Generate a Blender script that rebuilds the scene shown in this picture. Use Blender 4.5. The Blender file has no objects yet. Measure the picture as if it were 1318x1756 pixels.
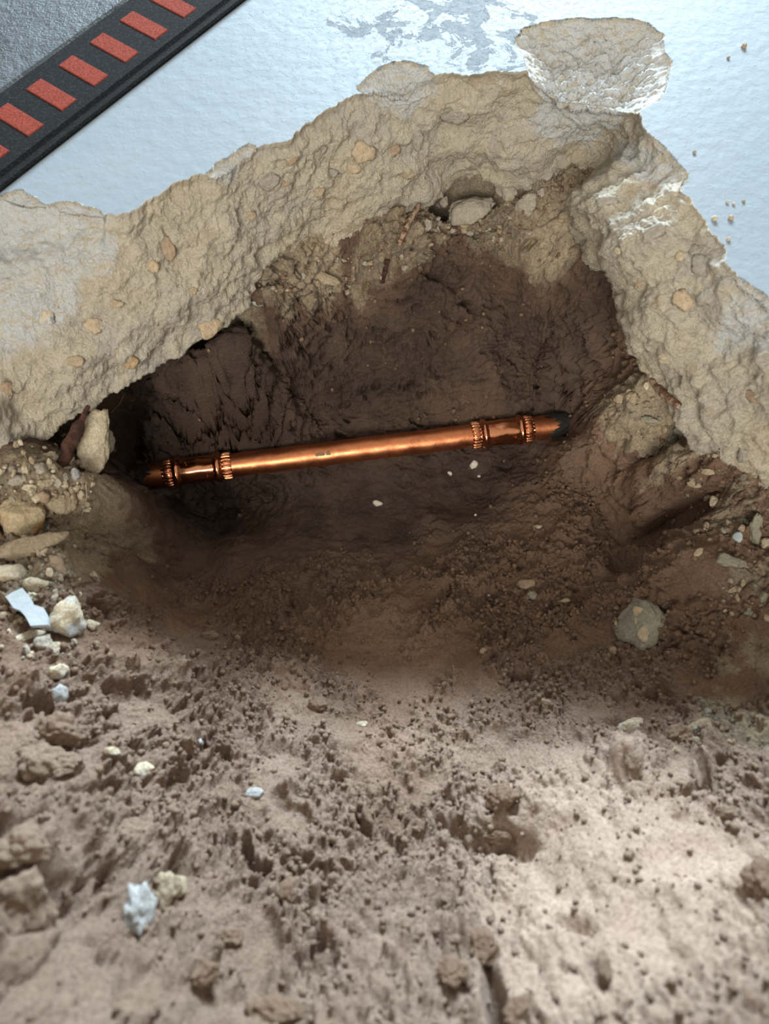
import bpy, math, random
import numpy as np
from mathutils import Vector, Matrix
from mathutils.bvhtree import BVHTree
random.seed(7)
PI = math.pi
SC = bpy.context.scene
COL = SC.collection
# ------------------------------------------------------------------ camera
W, H, F = 1318.0, 1756.0, 1218.0
CAMZ = 0.35
TH = math.radians(23)
cam = bpy.data.cameras.new('camera')
cam.sensor_fit = 'VERTICAL'; cam.sensor_height = 36; cam.lens = F / H * 36
cam.clip_start = 0.01
cam.dof.use_dof = True; cam.dof.focus_distance = 0.60; cam.dof.aperture_fstop = 6.6
co = bpy.data.objects.new('camera', cam); COL.objects.link(co)
co.location = (0, 0, CAMZ); co.rotation_euler = (TH, 0, 0)
SC.camera = co
SC.view_settings.view_transform = 'Standard'; SC.view_settings.look = 'None'
SC.view_settings.gamma = 1; SC.view_settings.use_curve_mapping = False
SC.view_settings.exposure = 0.0
# ------------------------------------------------------------------ light
wd = bpy.data.worlds.new('room_light'); SC.world = wd; wd.use_nodes = True
wd.node_tree.nodes['Background'].inputs[0].default_value = (1.0, 0.93, 0.82, 1)
wd.node_tree.nodes['Background'].inputs[1].default_value = 0.58
def area(name, loc, target, sx, sy, power, col):
    l = bpy.data.lights.new(name, 'AREA'); l.shape = 'RECTANGLE'; l.size = sx; l.size_y = sy
    l.energy = power; l.color = col
    o = bpy.data.objects.new(name, l); COL.objects.link(o); o.location = loc
    o.rotation_euler = (Vector(target) - Vector(loc)).to_track_quat('-Z', 'Y').to_euler()
area('doorway_daylight', (0.45, 3.0, 0.90), (0, 0.2, 0), 1.5, 0.42, 330, (0.72, 0.88, 1.0))
area('added_fill_behind_camera', (-0.35, -2.1, 1.75), (0, 0.3, 0), 1.3, 1.0, 84, (1.0, 0.93, 0.82))  # added warm fill, no known source, brightens the broken slab face
# ------------------------------------------------------------------ maths helpers
CT, ST = math.cos(TH), math.sin(TH)
def unp(px, z):
    """point at height z seen at a place of the picture (arrays allowed)"""
    px = np.asarray(px, float)
    a = (px[..., 0] - W/2) / F; b = -(px[..., 1] - H/2) / F
    dy = b * CT + ST; dz = b * ST - CT
    t = (np.asarray(z, float) - CAMZ) / dz
    return np.stack([a * t, dy * t, np.zeros_like(a * t) + z], -1)
def ray(u, v):
    a = (u - W/2) / F; b = -(v - H/2) / F
    return Vector((a, b * CT + ST, b * ST - CT))
def hsh(ix, iy, iz, seed):
    n = (ix.astype(np.uint32) * np.uint32(374761393) + iy.astype(np.uint32) * np.uint32(668265263)
         + iz.astype(np.uint32) * np.uint32(2147483647) + np.uint32((seed * 1274126177) & 0xffffffff))
    n = (n ^ (n >> np.uint32(13))) * np.uint32(1274126177)
    n ^= n >> np.uint32(16)
    n = n * np.uint32(2246822519); n ^= n >> np.uint32(15)
    return n
def h01(ix, iy, iz, seed):
    return hsh(ix, iy, iz, seed).astype(np.float32) * np.float32(1 / 4294967296.0)
def vnoise(P, size, seed=0):
    """gradient noise about -1..1, feature size in metres"""
    Q = (P / size).astype(np.float32); I = np.floor(Q).astype(np.int64); f = Q - I
    w = f * f * f * (f * (f * 6 - 15) + 10)
    out = 0
    for dx in (0, 1):
        wx = w[..., 0] if dx else 1 - w[..., 0]
        for dy in (0, 1):
            wy = w[..., 1] if dy else 1 - w[..., 1]
            for dz in (0, 1):
                wz = w[..., 2] if dz else 1 - w[..., 2]
                h = hsh(I[..., 0] + dx, I[..., 1] + dy, I[..., 2] + dz, seed)
                gx = (h & np.uint32(1023)).astype(np.float32) / 511.5 - 1
                gy = ((h >> np.uint32(10)) & np.uint32(1023)).astype(np.float32) / 511.5 - 1
                gz = ((h >> np.uint32(20)) & np.uint32(1023)).astype(np.float32) / 511.5 - 1
                out = out + wx * wy * wz * (gx * (f[..., 0] - dx) + gy * (f[..., 1] - dy) + gz * (f[..., 2] - dz))
    return out * 1.5
def fbm(P, size, octs, seed=0, gain=0.5):
    s = 0; a = 1.0
    for o in range(octs):
        s = s + a * vnoise(P, size / 2 ** o, seed + o * 17); a *= gain
    return s
def ridge(P, size, octs, seed=0, gain=0.5):
    s = 0; a = 1.0
    for o in range(octs):
        s = s + a * (1 - 2.2 * np.abs(vnoise(P, size / 2 ** o, seed + o * 17))); a *= gain
    return s
def lumps(X, Y, cell, seed, prob=0.8, rmin=0.3, rmax=0.62):
    """rounded clods scattered on the plane: height of the highest ball (m)"""
    gx = np.floor(X / cell).astype(np.int64); gy = np.floor(Y / cell).astype(np.int64)
    best = np.zeros(X.shape, np.float32); z = np.zeros_like(gx)
    for i in (-1, 0, 1):
        for j in (-1, 0, 1):
            cx = gx + i; cy = gy + j
            px = (cx + h01(cx, cy, z, seed)) * cell; py = (cy + h01(cx, cy, z, seed + 1)) * cell
            r = (rmin + (rmax - rmin) * h01(cx, cy, z, seed + 2)) * cell
            r = r * (h01(cx, cy, z, seed + 3) < prob)
            d2 = (X - px) ** 2 + (Y - py) ** 2
            best = np.maximum(best, np.sqrt(np.maximum(0, r * r - d2)))
    return best
def worley_edge(P, cell, seed):
    """distance to nearest and second nearest random point in 3D, and id of the nearest"""
    Q = P / cell; I = np.floor(Q).astype(np.int64)
    d1 = np.full(P.shape[:-1], 9.0, np.float32); d2 = d1.copy(); idn = np.zeros(P.shape[:-1], np.float32)
    for i in (-1, 0, 1):
        for j in (-1, 0, 1):
            for k in (-1, 0, 1):
                c = (I[..., 0] + i, I[..., 1] + j, I[..., 2] + k)
                dx = c[0] + h01(*c, seed) - Q[..., 0]; dy = c[1] + h01(*c, seed + 1) - Q[..., 1]; dz = c[2] + h01(*c, seed + 2) - Q[..., 2]
                d = np.sqrt(dx * dx + dy * dy + dz * dz)
                n = d < d1
                d2 = np.where(n, d1, np.minimum(d2, d)); idn = np.where(n, h01(*c, seed + 3), idn); d1 = np.where(n, d, d1)
    return d1, d2, idn
def sstep(a, b, x):
    t = np.clip((x - a) / (b - a), 0, 1); return t * t * (3 - 2 * t)
# ------------------------------------------------------------------ object helpers
def tag(o, label=None, cat=None, group=None, kind=None):
    if label: o['label'] = label
    if cat: o['category'] = cat
    if group: o['group'] = group
    if kind: o['kind'] = kind
    return o
def empty(name, loc=(0, 0, 0)):
    o = bpy.data.objects.new(name, None); COL.objects.link(o); o.location = loc; o.empty_display_size = 0.02
    return o
def mesh_np(name, V, Fq, mat, parent=None, attrs=None, smooth=True):
    me = bpy.data.meshes.new(name)
    V = np.asarray(V, np.float32); Fq = np.asarray(Fq, np.int32); k = Fq.shape[1]
    me.vertices.add(len(V)); me.vertices.foreach_set('co', V.ravel())
    me.loops.add(Fq.size); me.loops.foreach_set('vertex_index', Fq.ravel())
    me.polygons.add(len(Fq)); me.polygons.foreach_set('loop_start', np.arange(0, Fq.size, k, dtype=np.int32))
    me.polygons.foreach_set('loop_total', np.full(len(Fq), k, np.int32))
    me.polygons.foreach_set('use_smooth', np.full(len(Fq), smooth))
    for n, a in (attrs or {}).items():
        at = me.attributes.new(n, 'FLOAT', 'POINT'); at.data.foreach_set('value', np.asarray(a, np.float32).ravel())
    me.update(); me.validate()
    if mat: me.materials.append(mat)
    o = bpy.data.objects.new(name, me); COL.objects.link(o)
    if parent is not None: o.parent = parent
    return o
def grid_faces(nr, nc, wrap=False):
    r = np.arange(nr - 1)[:, None]; c = np.arange(nc if wrap else nc - 1)[None, :]; c2 = (c + 1) % nc
    return np.stack([r * nc + c, r * nc + c2, (r + 1) * nc + c2, (r + 1) * nc + c], -1).reshape(-1, 4)
def grid_normals(P):
    du = np.gradient(P, axis=1); dv = np.gradient(P, axis=0)
    n = np.cross(du, dv); return n / (np.linalg.norm(n, axis=-1, keepdims=True) + 1e-12)
def blur(A, n):
    for _ in range(n):
        for ax in (0, 1):
            A = (np.roll(A, 1, ax) + A * 2 + np.roll(A, -1, ax)) / 4 if False else _bl(A, ax)
    return A
def _bl(A, ax):
    B = np.moveaxis(A, ax, 0); C = B.copy(); C[1:-1] = (B[:-2] + 2 * B[1:-1] + B[2:]) / 4
    return np.moveaxis(C, 0, ax)
# ------------------------------------------------------------------ materials
class NT:
    def __init__(s, name):
        s.m = bpy.data.materials.new(name); s.m.use_nodes = True; s.t = s.m.node_tree; s.b = s.t.nodes['Principled BSDF']
        s.tc = s.t.nodes.new('ShaderNodeTexCoord').outputs['Object']
    def n(s, typ, ins=None, **kw):
        x = s.t.nodes.new(typ)
        for k, v in kw.items(): setattr(x, k, v)
        for k, v in (ins or {}).items(): s.put(x.inputs[k], v)
        return x
    def put(s, sock, v):
        if isinstance(v, bpy.types.NodeSocket): s.t.links.new(v, sock)
        else: sock.default_value = v
    def noise(s, scale, detail=6, rough=0.6, dist=0.0, vec=None):
        return s.n('ShaderNodeTexNoise', {'Vector': vec or s.tc, 'Scale': scale, 'Detail': detail, 'Roughness': rough, 'Distortion': dist}).outputs[0]
    def vor(s, scale, feature='F1', out='Distance', vec=None, rnd=1.0):
        return s.n('ShaderNodeTexVoronoi', {'Vector': vec or s.tc, 'Scale': scale, 'Randomness': rnd}, feature=feature).outputs[out]
    def ramp(s, x, a, b, lo=0.0, hi=1.0):
        return s.n('ShaderNodeMapRange', {0: x, 1: a, 2: b, 3: lo, 4: hi}, clamp=True).outputs[0]
    def math(s, op, a, b=0.0):
        return s.n('ShaderNodeMath', {0: a, 1: b}, operation=op).outputs[0]
    def mix(s, f, a, b, mode='MIX'):
        x = s.n('ShaderNodeMix', data_type='RGBA', blend_type=mode)
        s.put(x.inputs[0], f); s.put(x.inputs[6], a if not isinstance(a, tuple) else (*a, 1)); s.put(x.inputs[7], b if not isinstance(b, tuple) else (*b, 1))
        return x.outputs[2]
    def attr(s, name): return s.n('ShaderNodeAttribute', attribute_name=name).outputs['Fac']
    def bump(s, h, dist, strength=1.0, normal=None):
        i = {'Height': h, 'Distance': dist, 'Strength': strength}
        if normal is not None: i['Normal'] = normal
        return s.n('ShaderNodeBump', i).outputs[0]
    def out(s, color, rough=0.8, normal=None, metallic=0.0, spec=0.5, **kw):
        s.put(s.b.inputs['Base Color'], color if not isinstance(color, tuple) else (*color, 1))
        s.put(s.b.inputs['Roughness'], rough); s.put(s.b.inputs['Metallic'], metallic); s.put(s.b.inputs['Specular IOR Level'], spec)
        if normal is not None: s.put(s.b.inputs['Normal'], normal)
        return s.m

def concrete_color(k):
    base = k.mix(k.ramp(k.noise(14, 6, .6), .38, .60), (.80, .70, .52), (.70, .67, .60))
    base = k.mix(k.ramp(k.noise(55, 5, .65, .6), .42, .62), base, (.86, .79, .63))
    base = k.mix(k.ramp(k.noise(32, 4, .6, 1.2), .60, .70, 0, .75), base, (.50, .47, .40))
    vcol = k.n('ShaderNodeTexVoronoi', {'Vector': k.tc, 'Scale': 75.0}); rnd = k.n('ShaderNodeSeparateColor', {0: vcol.outputs['Color']})
    base = k.mix(k.math('MULTIPLY', k.ramp(rnd.outputs[0], .78, .80), k.ramp(vcol.outputs['Distance'], .42, .30, 0, .45)), base,
                 k.mix(rnd.outputs[1], (.62, .43, .25), (.46, .45, .41)))
    base = k.mix(k.ramp(k.noise(380, 5, .8), .40, .62, .38, 0), base, (.40, .36, .29))
    base = k.mix(k.ramp(k.noise(110, 6, .75, .8), .56, .66, 0, .45), base, (.52, .48, .40))
    base = k.mix(k.ramp(k.vor(240), .13, .08, 0, .35), base, (.30, .26, .20))
    return base
def concrete_bump(k, n=None):
    h = k.math('ADD', k.math('MULTIPLY', k.noise(120, 8, .7), .8), k.math('MULTIPLY', k.noise(420, 4, .7), .35))
    return k.bump(h, .0042, .9, n)

# painted slab
k = NT('painted_concrete')
sd = k.attr('paint'); sp = k.attr('spall')
edge = k.math('ADD', sd, k.math('MULTIPLY', k.math('SUBTRACT', k.noise(140, 5, .65), .5), .006))
pm = k.ramp(edge, .0000, .0006)
conc = concrete_color(k)
stretch = k.n('ShaderNodeMapping', {'Vector': k.tc, 'Rotation': (0, 0, .35), 'Scale': (1, 2.6, 1)}).outputs[0]
streak = k.ramp(k.noise(75, 9, .80, 1.6, stretch), .43, .50)
conc = k.mix(k.math('MULTIPLY', streak, k.ramp(sp, .0, .35, 0, .85)), conc, (.80, .85, .88))
peelmask = k.attr('peel')
pl = k.math('ADD', k.noise(34, 9, .68, .5), k.ramp(peelmask, 0, 1, -.26, .06))
peel = k.ramp(pl, .515, .525)
paint = k.mix(k.ramp(k.noise(9, 4, .6), .35, .7), (.205, .25, .285), (.225, .265, .295))
paint = k.mix(k.ramp(k.noise(330, 3, .6), .66, .74, 0, .25), paint, (.30, .31, .32))
paint = k.mix(k.ramp(k.vor(62), .060, .035), paint, (.16, .12, .10))
paint = k.mix(peel, paint, k.mix(k.ramp(k.noise(200, 4, .7), .4, .62), (.11, .135, .155), (.15, .18, .20)))
col = k.mix(pm, conc, paint)
rough = k.math('ADD', k.math('MULTIPLY', pm, -.30), .86)
rough = k.math('ADD', rough, k.math('MULTIPLY', k.math('MULTIPLY', peel, pm), .12))
hp = k.math('ADD', k.math('MULTIPLY', k.noise(95, 3, .5), .55), k.math('MULTIPLY', k.ramp(k.noise(210, 5, .65), .56, .60), k.ramp(peelmask, 0, .6, .05, .22)))
hp = k.math('SUBTRACT', hp, k.math('MULTIPLY', peel, .5))
nb = k.bump(k.math('MULTIPLY', hp, pm), .0014, .8)
hc = k.math('MULTIPLY', k.math('ADD', k.math('MULTIPLY', k.noise(120, 8, .72), .8), k.math('MULTIPLY', k.noise(480, 4, .7), .35)), k.math('SUBTRACT', 1.0, pm))
nb = k.bump(hc, .0065, 1.0, nb)
M_SLAB = k.out(col, rough, nb, spec=k.ramp(pm, 0, 1, .2, .18))

# plain broken concrete / stones, several tones
def stone_mat(name, c1, c2, c3, stain=None, bumpd=.0034, white=0.0, dirt=.55):
    k = NT(name)
    c = k.mix(k.ramp(k.noise(60, 6, .65), .4, .62), c1, c2)
    c = k.mix(k.ramp(k.noise(190, 4, .7, .6), .56, .68, 0, .7), c, c3)
    c = k.mix(k.ramp(k.vor(330), .12, .07, 0, .6), c, (.12, .10, .08))
    if white: c = k.mix(k.ramp(k.noise(42, 7, .7), .5, .56, 0, white), c, (.58, .61, .62))
    c = k.mix(k.ramp(k.noise(38, 6, .7, .3), .50, .64, 0, dirt), c, (.27, .185, .125))
    if stain: c = k.mix(k.ramp(k.noise(45, 5, .7, .4), .54, .62), c, stain)
    c = k.mix(k.ramp(k.noise(480, 5, .8), .38, .56, .4, 0), c, (.20, .17, .13))
    h = k.math('ADD', k.noise(170, 8, .7), k.math('MULTIPLY', k.noise(600, 3, .6), .3))
    return k.out(c, .9, k.bump(h, bumpd, .9), spec=.2)
M_CREAM = stone_mat('cream_rubble', (.66, .57, .41), (.76, .68, .51), (.50, .44, .34), dirt=.35)
M_GREY = stone_mat('grey_rubble', (0.429, 0.390, 0.325), (0.520, 0.481, 0.390), (0.312, 0.273, 0.221))
M_DUN = stone_mat('dun_rubble', (0.455, 0.364, 0.247), (0.546, 0.455, 0.325), (0.338, 0.260, 0.182))
M_GREEN = stone_mat('grey_green_rubble', (0.338, 0.338, 0.260), (0.416, 0.403, 0.312), (0.260, 0.234, 0.182))
M_WHITE = stone_mat('white_limestone', (.50, .51, .50), (.56, .58, .585), (.40, .37, .32), dirt=.35)
M_HALF = stone_mat('whitewashed_stone', (0.676, 0.572, 0.403), (0.754, 0.676, 0.520), (0.546, 0.468, 0.338), white=.9)
M_RUSTSTONE = stone_mat('rust_stained_stone', (0.650, 0.520, 0.325), (0.754, 0.624, 0.416), (0.468, 0.390, 0.286), stain=(0.546, 0.221, 0.046))
M_CHUNK = stone_mat('speckled_aggregate', (.31, .30, .235), (.39, .375, .30), (.56, .53, .43), dirt=.25)
M_TAN = stone_mat('tan_inclusion', (.58, .46, .31), (.66, .55, .39), (.46, .37, .26))
M_ORANGE = stone_mat('orange_aggregate', (.52, .35, .17), (.62, .46, .28), (.34, .22, .12))
M_BROWN = stone_mat('brown_aggregate', (.44, .32, .22), (.52, .40, .29), (.32, .24, .17))
M_SLATE = stone_mat('grey_aggregate', (0.390, 0.364, 0.312), (0.468, 0.442, 0.377), (0.286, 0.260, 0.221))
k = NT('paint_flake'); M_FLAKE = k.out(k.mix(k.ramp(k.noise(120, 5, .6), .4, .6), (.34, .39, .42), (.40, .45, .475)), .6, k.bump(k.noise(400, 4, .6), .0006, .6))
k = NT('shell_white'); M_CHIP = k.out(k.mix(k.ramp(k.noise(200, 4, .6), .4, .6), (.72, .70, .62), (.60, .56, .46)), .6, k.bump(k.noise(500, 4, .6), .0005, .6))

# soil
k = NT('soil')
wet = k.attr('wet'); dust = k.attr('dust'); pale = k.attr('pale')
c = k.mix(k.ramp(k.noise(22, 6, .62), .36, .64), (.235, .150, .105), (.30, .205, .148))
c = k.mix(k.ramp(k.noise(160, 6, .7), .46, .66, 0, .6), c, (.22, .135, .090))
c = k.mix(k.ramp(pale, 0, 1, 0, .8), c, k.mix(k.ramp(k.noise(30, 6, .65), .4, .6), (.42, .315, .245), (.50, .39, .31)))  # foreground daylight put into the soil colour as a paler tone
c = k.mix(k.ramp(k.math('ADD', dust, k.math('MULTIPLY', k.math('SUBTRACT', k.noise(48, 8, .72), .5), 1.3)), .36, .50), c, k.mix(k.ramp(k.noise(70, 6, .65), .4, .6), (.44, .36, .25), (.34, .29, .215)))
c = k.mix(k.ramp(k.vor(520, 'F1', 'Distance'), .10, .06, 0, .8), c, (.48, .40, .30))
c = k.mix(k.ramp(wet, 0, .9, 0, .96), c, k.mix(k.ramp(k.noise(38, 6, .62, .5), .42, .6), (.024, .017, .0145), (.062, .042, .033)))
c = k.mix(k.ramp(k.noise(520, 5, .8), .38, .56, .55, 0), c, (.11, .070, .050))
spk = k.math('MULTIPLY', k.ramp(k.vor(150), .055, .03), wet)
c = k.mix(spk, c, (.50, .42, .33))
h = k.math('ADD', k.math('MULTIPLY', k.noise(260, 9, .72), 1.0), k.math('MULTIPLY', k.noise(900, 4, .7), .3))
h2 = k.vor(620, 'SMOOTH_F1'); h = k.math('SUBTRACT', h, k.math('MULTIPLY', h2, .35))
smooth = k.attr('smooth')
M_SOIL = k.out(c, k.ramp(wet, 0, 1, .95, .62), k.bump(h, .0030, k.ramp(smooth, 0, 1, .95, .38)), spec=k.ramp(wet, 0, 1, .12, .35))
k = NT('soil_clod')
c = k.mix(k.ramp(k.noise(60, 6, .65), .4, .62), (.275, .178, .120), (.36, .25, .172))
c = k.mix(k.ramp(k.noise(200, 6, .7), .5, .66, 0, .5), c, (.20, .125, .085))
c = k.mix(k.ramp(k.attr('pale'), 0, 1, 0, .8), c, (.44, .34, .265))  # same daylight tone painted into the clods
c = k.mix(k.ramp(k.noise(520, 5, .8), .38, .56, .5, 0), c, (.12, .078, .055))
M_CLOD = k.out(c, .95, k.bump(k.math('ADD', k.noise(260, 9, .72), k.math('MULTIPLY', k.noise(900, 4, .7), .3)), .0030, .95), spec=.12)
# copper
k = NT('copper')
c = k.mix(k.ramp(k.noise(70, 6, .7, .4), .45, .62), (.80, .31, .145), (.66, .23, .11))
c = k.mix(k.ramp(k.noise(160, 5, .7), .64, .70, 0, .6), c, (.33, .20, .12))
M_COPPER = k.out(c, k.ramp(k.noise(55, 5, .65), .3, .7, .30, .46), k.bump(k.noise(220, 5, .6), .0006, .35), metallic=1.0)
k = NT('polished_copper')
c = k.mix(k.ramp(k.noise(120, 5, .7, .4), .5, .66), (.83, .36, .19), (.68, .25, .125))
M_COPPERP = k.out(c, .16, k.bump(k.noise(90, 3, .5), .0012, .35), metallic=1.0)
k = NT('tarnish'); M_TARN = k.out(k.mix(k.ramp(k.noise(500, 4, .6), .4, .6), (.19, .15, .09), (.30, .22, .13)), .7)
k = NT('black_mud'); M_BLACK = k.out((.018, .017, .016), .75, k.bump(k.noise(260, 6, .6), .0015, .7), spec=.3)
k = NT('rust')
c = k.mix(k.ramp(k.noise(160, 6, .7), .4, .6), (.040, .016, .012), (.11, .045, .028))
M_RUST = k.out(c, .85, k.bump(k.noise(300, 8, .7), .003, .9))
k = NT('dusty_rust')
c = k.mix(k.ramp(k.noise(150, 6, .7), .46, .58), (.15, .065, .035), (.42, .31, .22))
M_RUSTD = k.out(c, .85, k.bump(k.noise(300, 8, .7), .002, .9))
# mat
k = NT('grey_mat_pile')
c = k.mix(k.ramp(k.noise(35, 6, .65), .35, .65), (.040, .052, .060), (.075, .090, .10))
hh = k.math('ADD', k.math('MULTIPLY', k.noise(150, 4, .6), .8), k.math('MULTIPLY', k.noise(600, 4, .7), .3))
M_MATG = k.out(c, .50, k.bump(hh, .0032, .8), spec=.3)
k = NT('black_border')
c = k.mix(k.ramp(k.noise(700, 3, .7), .52, .66), (.006, .007, .008), (.028, .031, .033))
M_MATB = k.out(c, .9, k.bump(k.noise(800, 4, .7), .0016, .9), spec=.15)
k = NT('red_block')
c = k.mix(k.ramp(k.noise(750, 4, .75), .38, .64), (.13, .024, .015), (.34, .062, .036))
M_MATR = k.out(c, .9, k.bump(k.noise(800, 4, .7), .0016, .9), spec=.15)

# ------------------------------------------------------------------ slab (the broken floor)
SLAB_T = .115
RIM = [((-420, 300), (-420, 1300)), ((-120, 318), (-120, 960)), ((0, 336), (0, 832)), ((70, 350), (58, 762)), ((165, 366), (150, 700)), ((203, 366), (185, 672)),
       ((240, 352), (222, 655)), ((275, 330), (270, 626)), ((305, 311), (312, 598)), ((345, 300), (352, 578)), ((385, 290), (392, 556)), ((415, 264), (425, 520)),
       ((445, 250), (442, 492)), ((492, 240), (480, 458)), ((522, 212), (515, 428)), ((560, 190), (562, 412)), ((600, 165), (615, 402)), ((640, 146), (660, 385)),
       ((690, 140), (700, 364)), ((730, 128), (735, 348)), ((770, 127), (768, 320)), ((820, 128), (788, 310)), ((862, 121), (820, 312)), ((905, 123), (860, 326)),
       ((950, 140), (900, 318)), ((1000, 152), (935, 326)), ((1050, 160), (958, 324)), ((1095, 188), (966, 326)), ((1105, 215), (968, 338)), ((1122, 242), (964, 352)),
       ((1150, 272), (968, 366)), ((1176, 300), (978, 385)), ((1166, 326), (990, 402)), ((1187, 348), (1001, 412)), ((1212, 386), (1006, 438)), ((1226, 405), (1030, 466)),
       ((1246, 446), (1058, 505)), ((1270, 486), (1061, 560)), ((1318, 520), (1078, 602)), ((1360, 560), (1112, 642)), ((1400, 600), (1132, 684)), ((1440, 640), (1166, 732)),
       ((1480, 680), (1202, 762)), ((1520, 720), (1242, 812)), ((1570, 770), (1284, 845)), ((1620, 820), (1318, 910)), ((1700, 900), (1380, 1010)), ((2100, 1250), (1700, 1500))]
rt = np.array([a for a, b in RIM], float); rb = np.array([b for a, b in RIM], float)
Tw = unp(rt, 0.0)
seg = np.concatenate([[0], np.cumsum(np.linalg.norm(np.diff(Tw, axis=0), axis=1) + .35 * np.linalg.norm(np.diff(unp(rb, -SLAB_T), axis=0), axis=1))])
# dense where the picture looks
NS = 1250
dens_s = np.interp(np.linspace(0, 1, NS), [0, .02, .97, 1], [seg[0], seg[1], seg[-3], seg[-1]])
def interp2(s, arr):
    return np.stack([np.interp(s, seg, arr[:, i]) for i in range(arr.shape[1])], -1)
def smooth1(a, n):
    for _ in range(n): a[1:-1] = (a[:-2] + 2 * a[1:-1] + a[2:]) / 4
    return a
rpx = smooth1(interp2(dens_s, rt), 6); bpx = smooth1(interp2(dens_s, rb), 8)
ts = np.linspace(0, 1, 104) ** 1.05
tk = [0, .04, .12, .35, .70, .86, 1]
zt0 = np.interp(ts, tk, [0, -.006, -.014, -.034, -.068, -.092, -SLAB_T])
zt1 = np.interp(ts, tk, [0, -.003, -.006, -.014, -.030, -.052, -SLAB_T])      # the protruding block at the right
zt2 = np.interp(ts, tk, [0, -.010, -.024, -.058, -.094, -.106, -SLAB_T])      # the recess beside it
def st_w(a, b, c, d):
    x = np.interp(dens_s, seg, np.arange(len(seg))); return sstep(a, b, x) * (1 - sstep(c, d, x))
w1_ = st_w(28.2, 30.2, 34, 40)[None]; w2_ = st_w(23.5, 26.5, 28.0, 29.6)[None]
zt = zt0[:, None] * (1 - w1_) * (1 - w2_) + zt1[:, None] * w1_ + zt2[:, None] * w2_ * (1 - w1_)
PX = rpx[None] * (1 - ts[:, None, None]) + bpx[None] * ts[:, None, None]
face = unp(PX, zt)
# a lip: the lower part recedes under the slab at the back
N = grid_normals(blur(face.copy(), 20))
if N[50, NS // 2, 1] > 0: N = -N           # point into the hole / up
tt = ts[:, None]
P = face
bigd = fbm(P, .055, 2, 3) * .008
d1, d2, idn = worley_edge(P + fbm(P, .02, 2, 9)[..., None] * .006, .030, 11)
chips = (idn - .5) * .010 * sstep(.0, .45, d2 - d1)
d1b, d2b, idb = worley_edge(P * np.array([1, 1, 1.5]) + fbm(P, .01, 2, 19)[..., None] * .004, .012, 21)
chipb = (idb - .5) * .0022 * sstep(0, .5, d2b - d1b)
rid = ridge(P * np.array([1, 1, 1.4]), .034, 3, 31, .5) * .0024 + fbm(P, .012, 5, 41, .66) * .0026
env = sstep(0, .10, tt)
disp = (bigd * sstep(0, .2, tt) * (1 - .4 * sstep(.8, 1, tt)) + (chips + chipb + rid) * (0.25 + .75 * env))
face = P + N * disp[..., None]
face[..., 2] = np.minimum(face[..., 2], -.0003 * np.arange(len(ts))[:, None] / 4)
# jagged rim
rimn = fbm(np.c_[dens_s, dens_s * 0, dens_s * 0], .02, 5, 5, .6) * .0035
cen = np.array([0.0, .22, 0])
rad = Tw.mean(0)
dirr = face[0] - cen; dirr[:, 2] = 0; dirr /= np.linalg.norm(dirr, axis=1, keepdims=True)
fade = (1 - sstep(0, .3, ts))[:, None, None]
face = face + dirr[None] * rimn[None, :, None] * fade
face[0, :, 2] = 0
# underside going back from the bottom edge, then a big flat return
und = []
for q, dz in ((.004, -.0005), (.015, .0), (.05, 0), (.3, 0)):
    w = face[-1] + dirr * q; w[:, 2] = -SLAB_T + dz; und.append(w)
# top: rows outward from the rim
g = np.concatenate([np.linspace(0, .13, 150)[1:], np.array([.135, .15, .19, .27, .45, .8, 1.5, 2.6])])
top = face[0][None] + dirr[None] * g[:, None, None]
top[..., 2] = 0
# spalled shallow craters beside the rim, outlines on the painted surface
SP = [[(882, 66), (895, 50), (930, 38), (985, 32), (1060, 31), (1110, 38), (1136, 62), (1138, 86), (1150, 108), (1140, 150), (1128, 170), (1096, 190), (1000, 250), (900, 240), (905, 122), (896, 84), (885, 76)],
      [(612, 150), (640, 122), (672, 106), (705, 106), (735, 118), (760, 150), (690, 200), (640, 180)],
      [(-200, 325), (0, 334), (38, 326), (78, 350), (122, 346), (172, 362), (200, 420), (100, 600), (-200, 700)],
      [(1030, 262), (1080, 245), (1125, 238), (1180, 300), (1166, 328), (1120, 330)],
      [(1258, 470), (1290, 492), (1345, 530), (1400, 600), (1200, 620)],
      [(340, 310), (372, 282), (425, 246), (452, 262), (400, 320)]]
def poly_sd(XY, poly):
    poly = np.asarray(poly); n = len(poly); d = np.full(XY.shape[:-1], 1e9); ins = np.zeros(XY.shape[:-1], bool)
    for i in range(n):
        a = poly[i]; b = poly[(i + 1) % n]; e = b - a; w = XY - a
        t = np.clip((w @ e) / (e @ e), 0, 1); q = w - t[..., None] * e; d = np.minimum(d, np.sqrt((q ** 2).sum(-1)))
        c1 = a[1] > XY[..., 1]; c2 = b[1] > XY[..., 1]
        with np.errstate(divide='ignore', invalid='ignore'):
            xs = a[0] + (XY[..., 1] - a[1]) * (b[0] - a[0]) / (b[1] - a[1] if b[1] != a[1] else 1e-12)
        ins ^= (c1 != c2) & (XY[..., 0] < xs)
    return np.where(ins, -d, d)
sdt = np.full(top.shape[:-1], 1.0)
for p in SP:
    q = unp(np.array(p, float), 0.0)[:, :2]; sdt = np.minimum(sdt, poly_sd(top[..., :2], q))
wob = fbm(top, .012, 3, 77) * .0018
sdt = sdt + wob
ins = np.maximum(0, -sdt)
depth = np.minimum(.011, ins * .42 + .0012 * (ins > 0))
depth = depth * (1 + .42 * ridge(top * np.array([1, 2.0, 1]), .016, 5, 60, .62)) * (ins > 0)
rimd = g[:, None] * np.ones(NS)
top[..., 2] = -np.maximum(depth, 0) * (1 - 0 * rimd)
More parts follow.
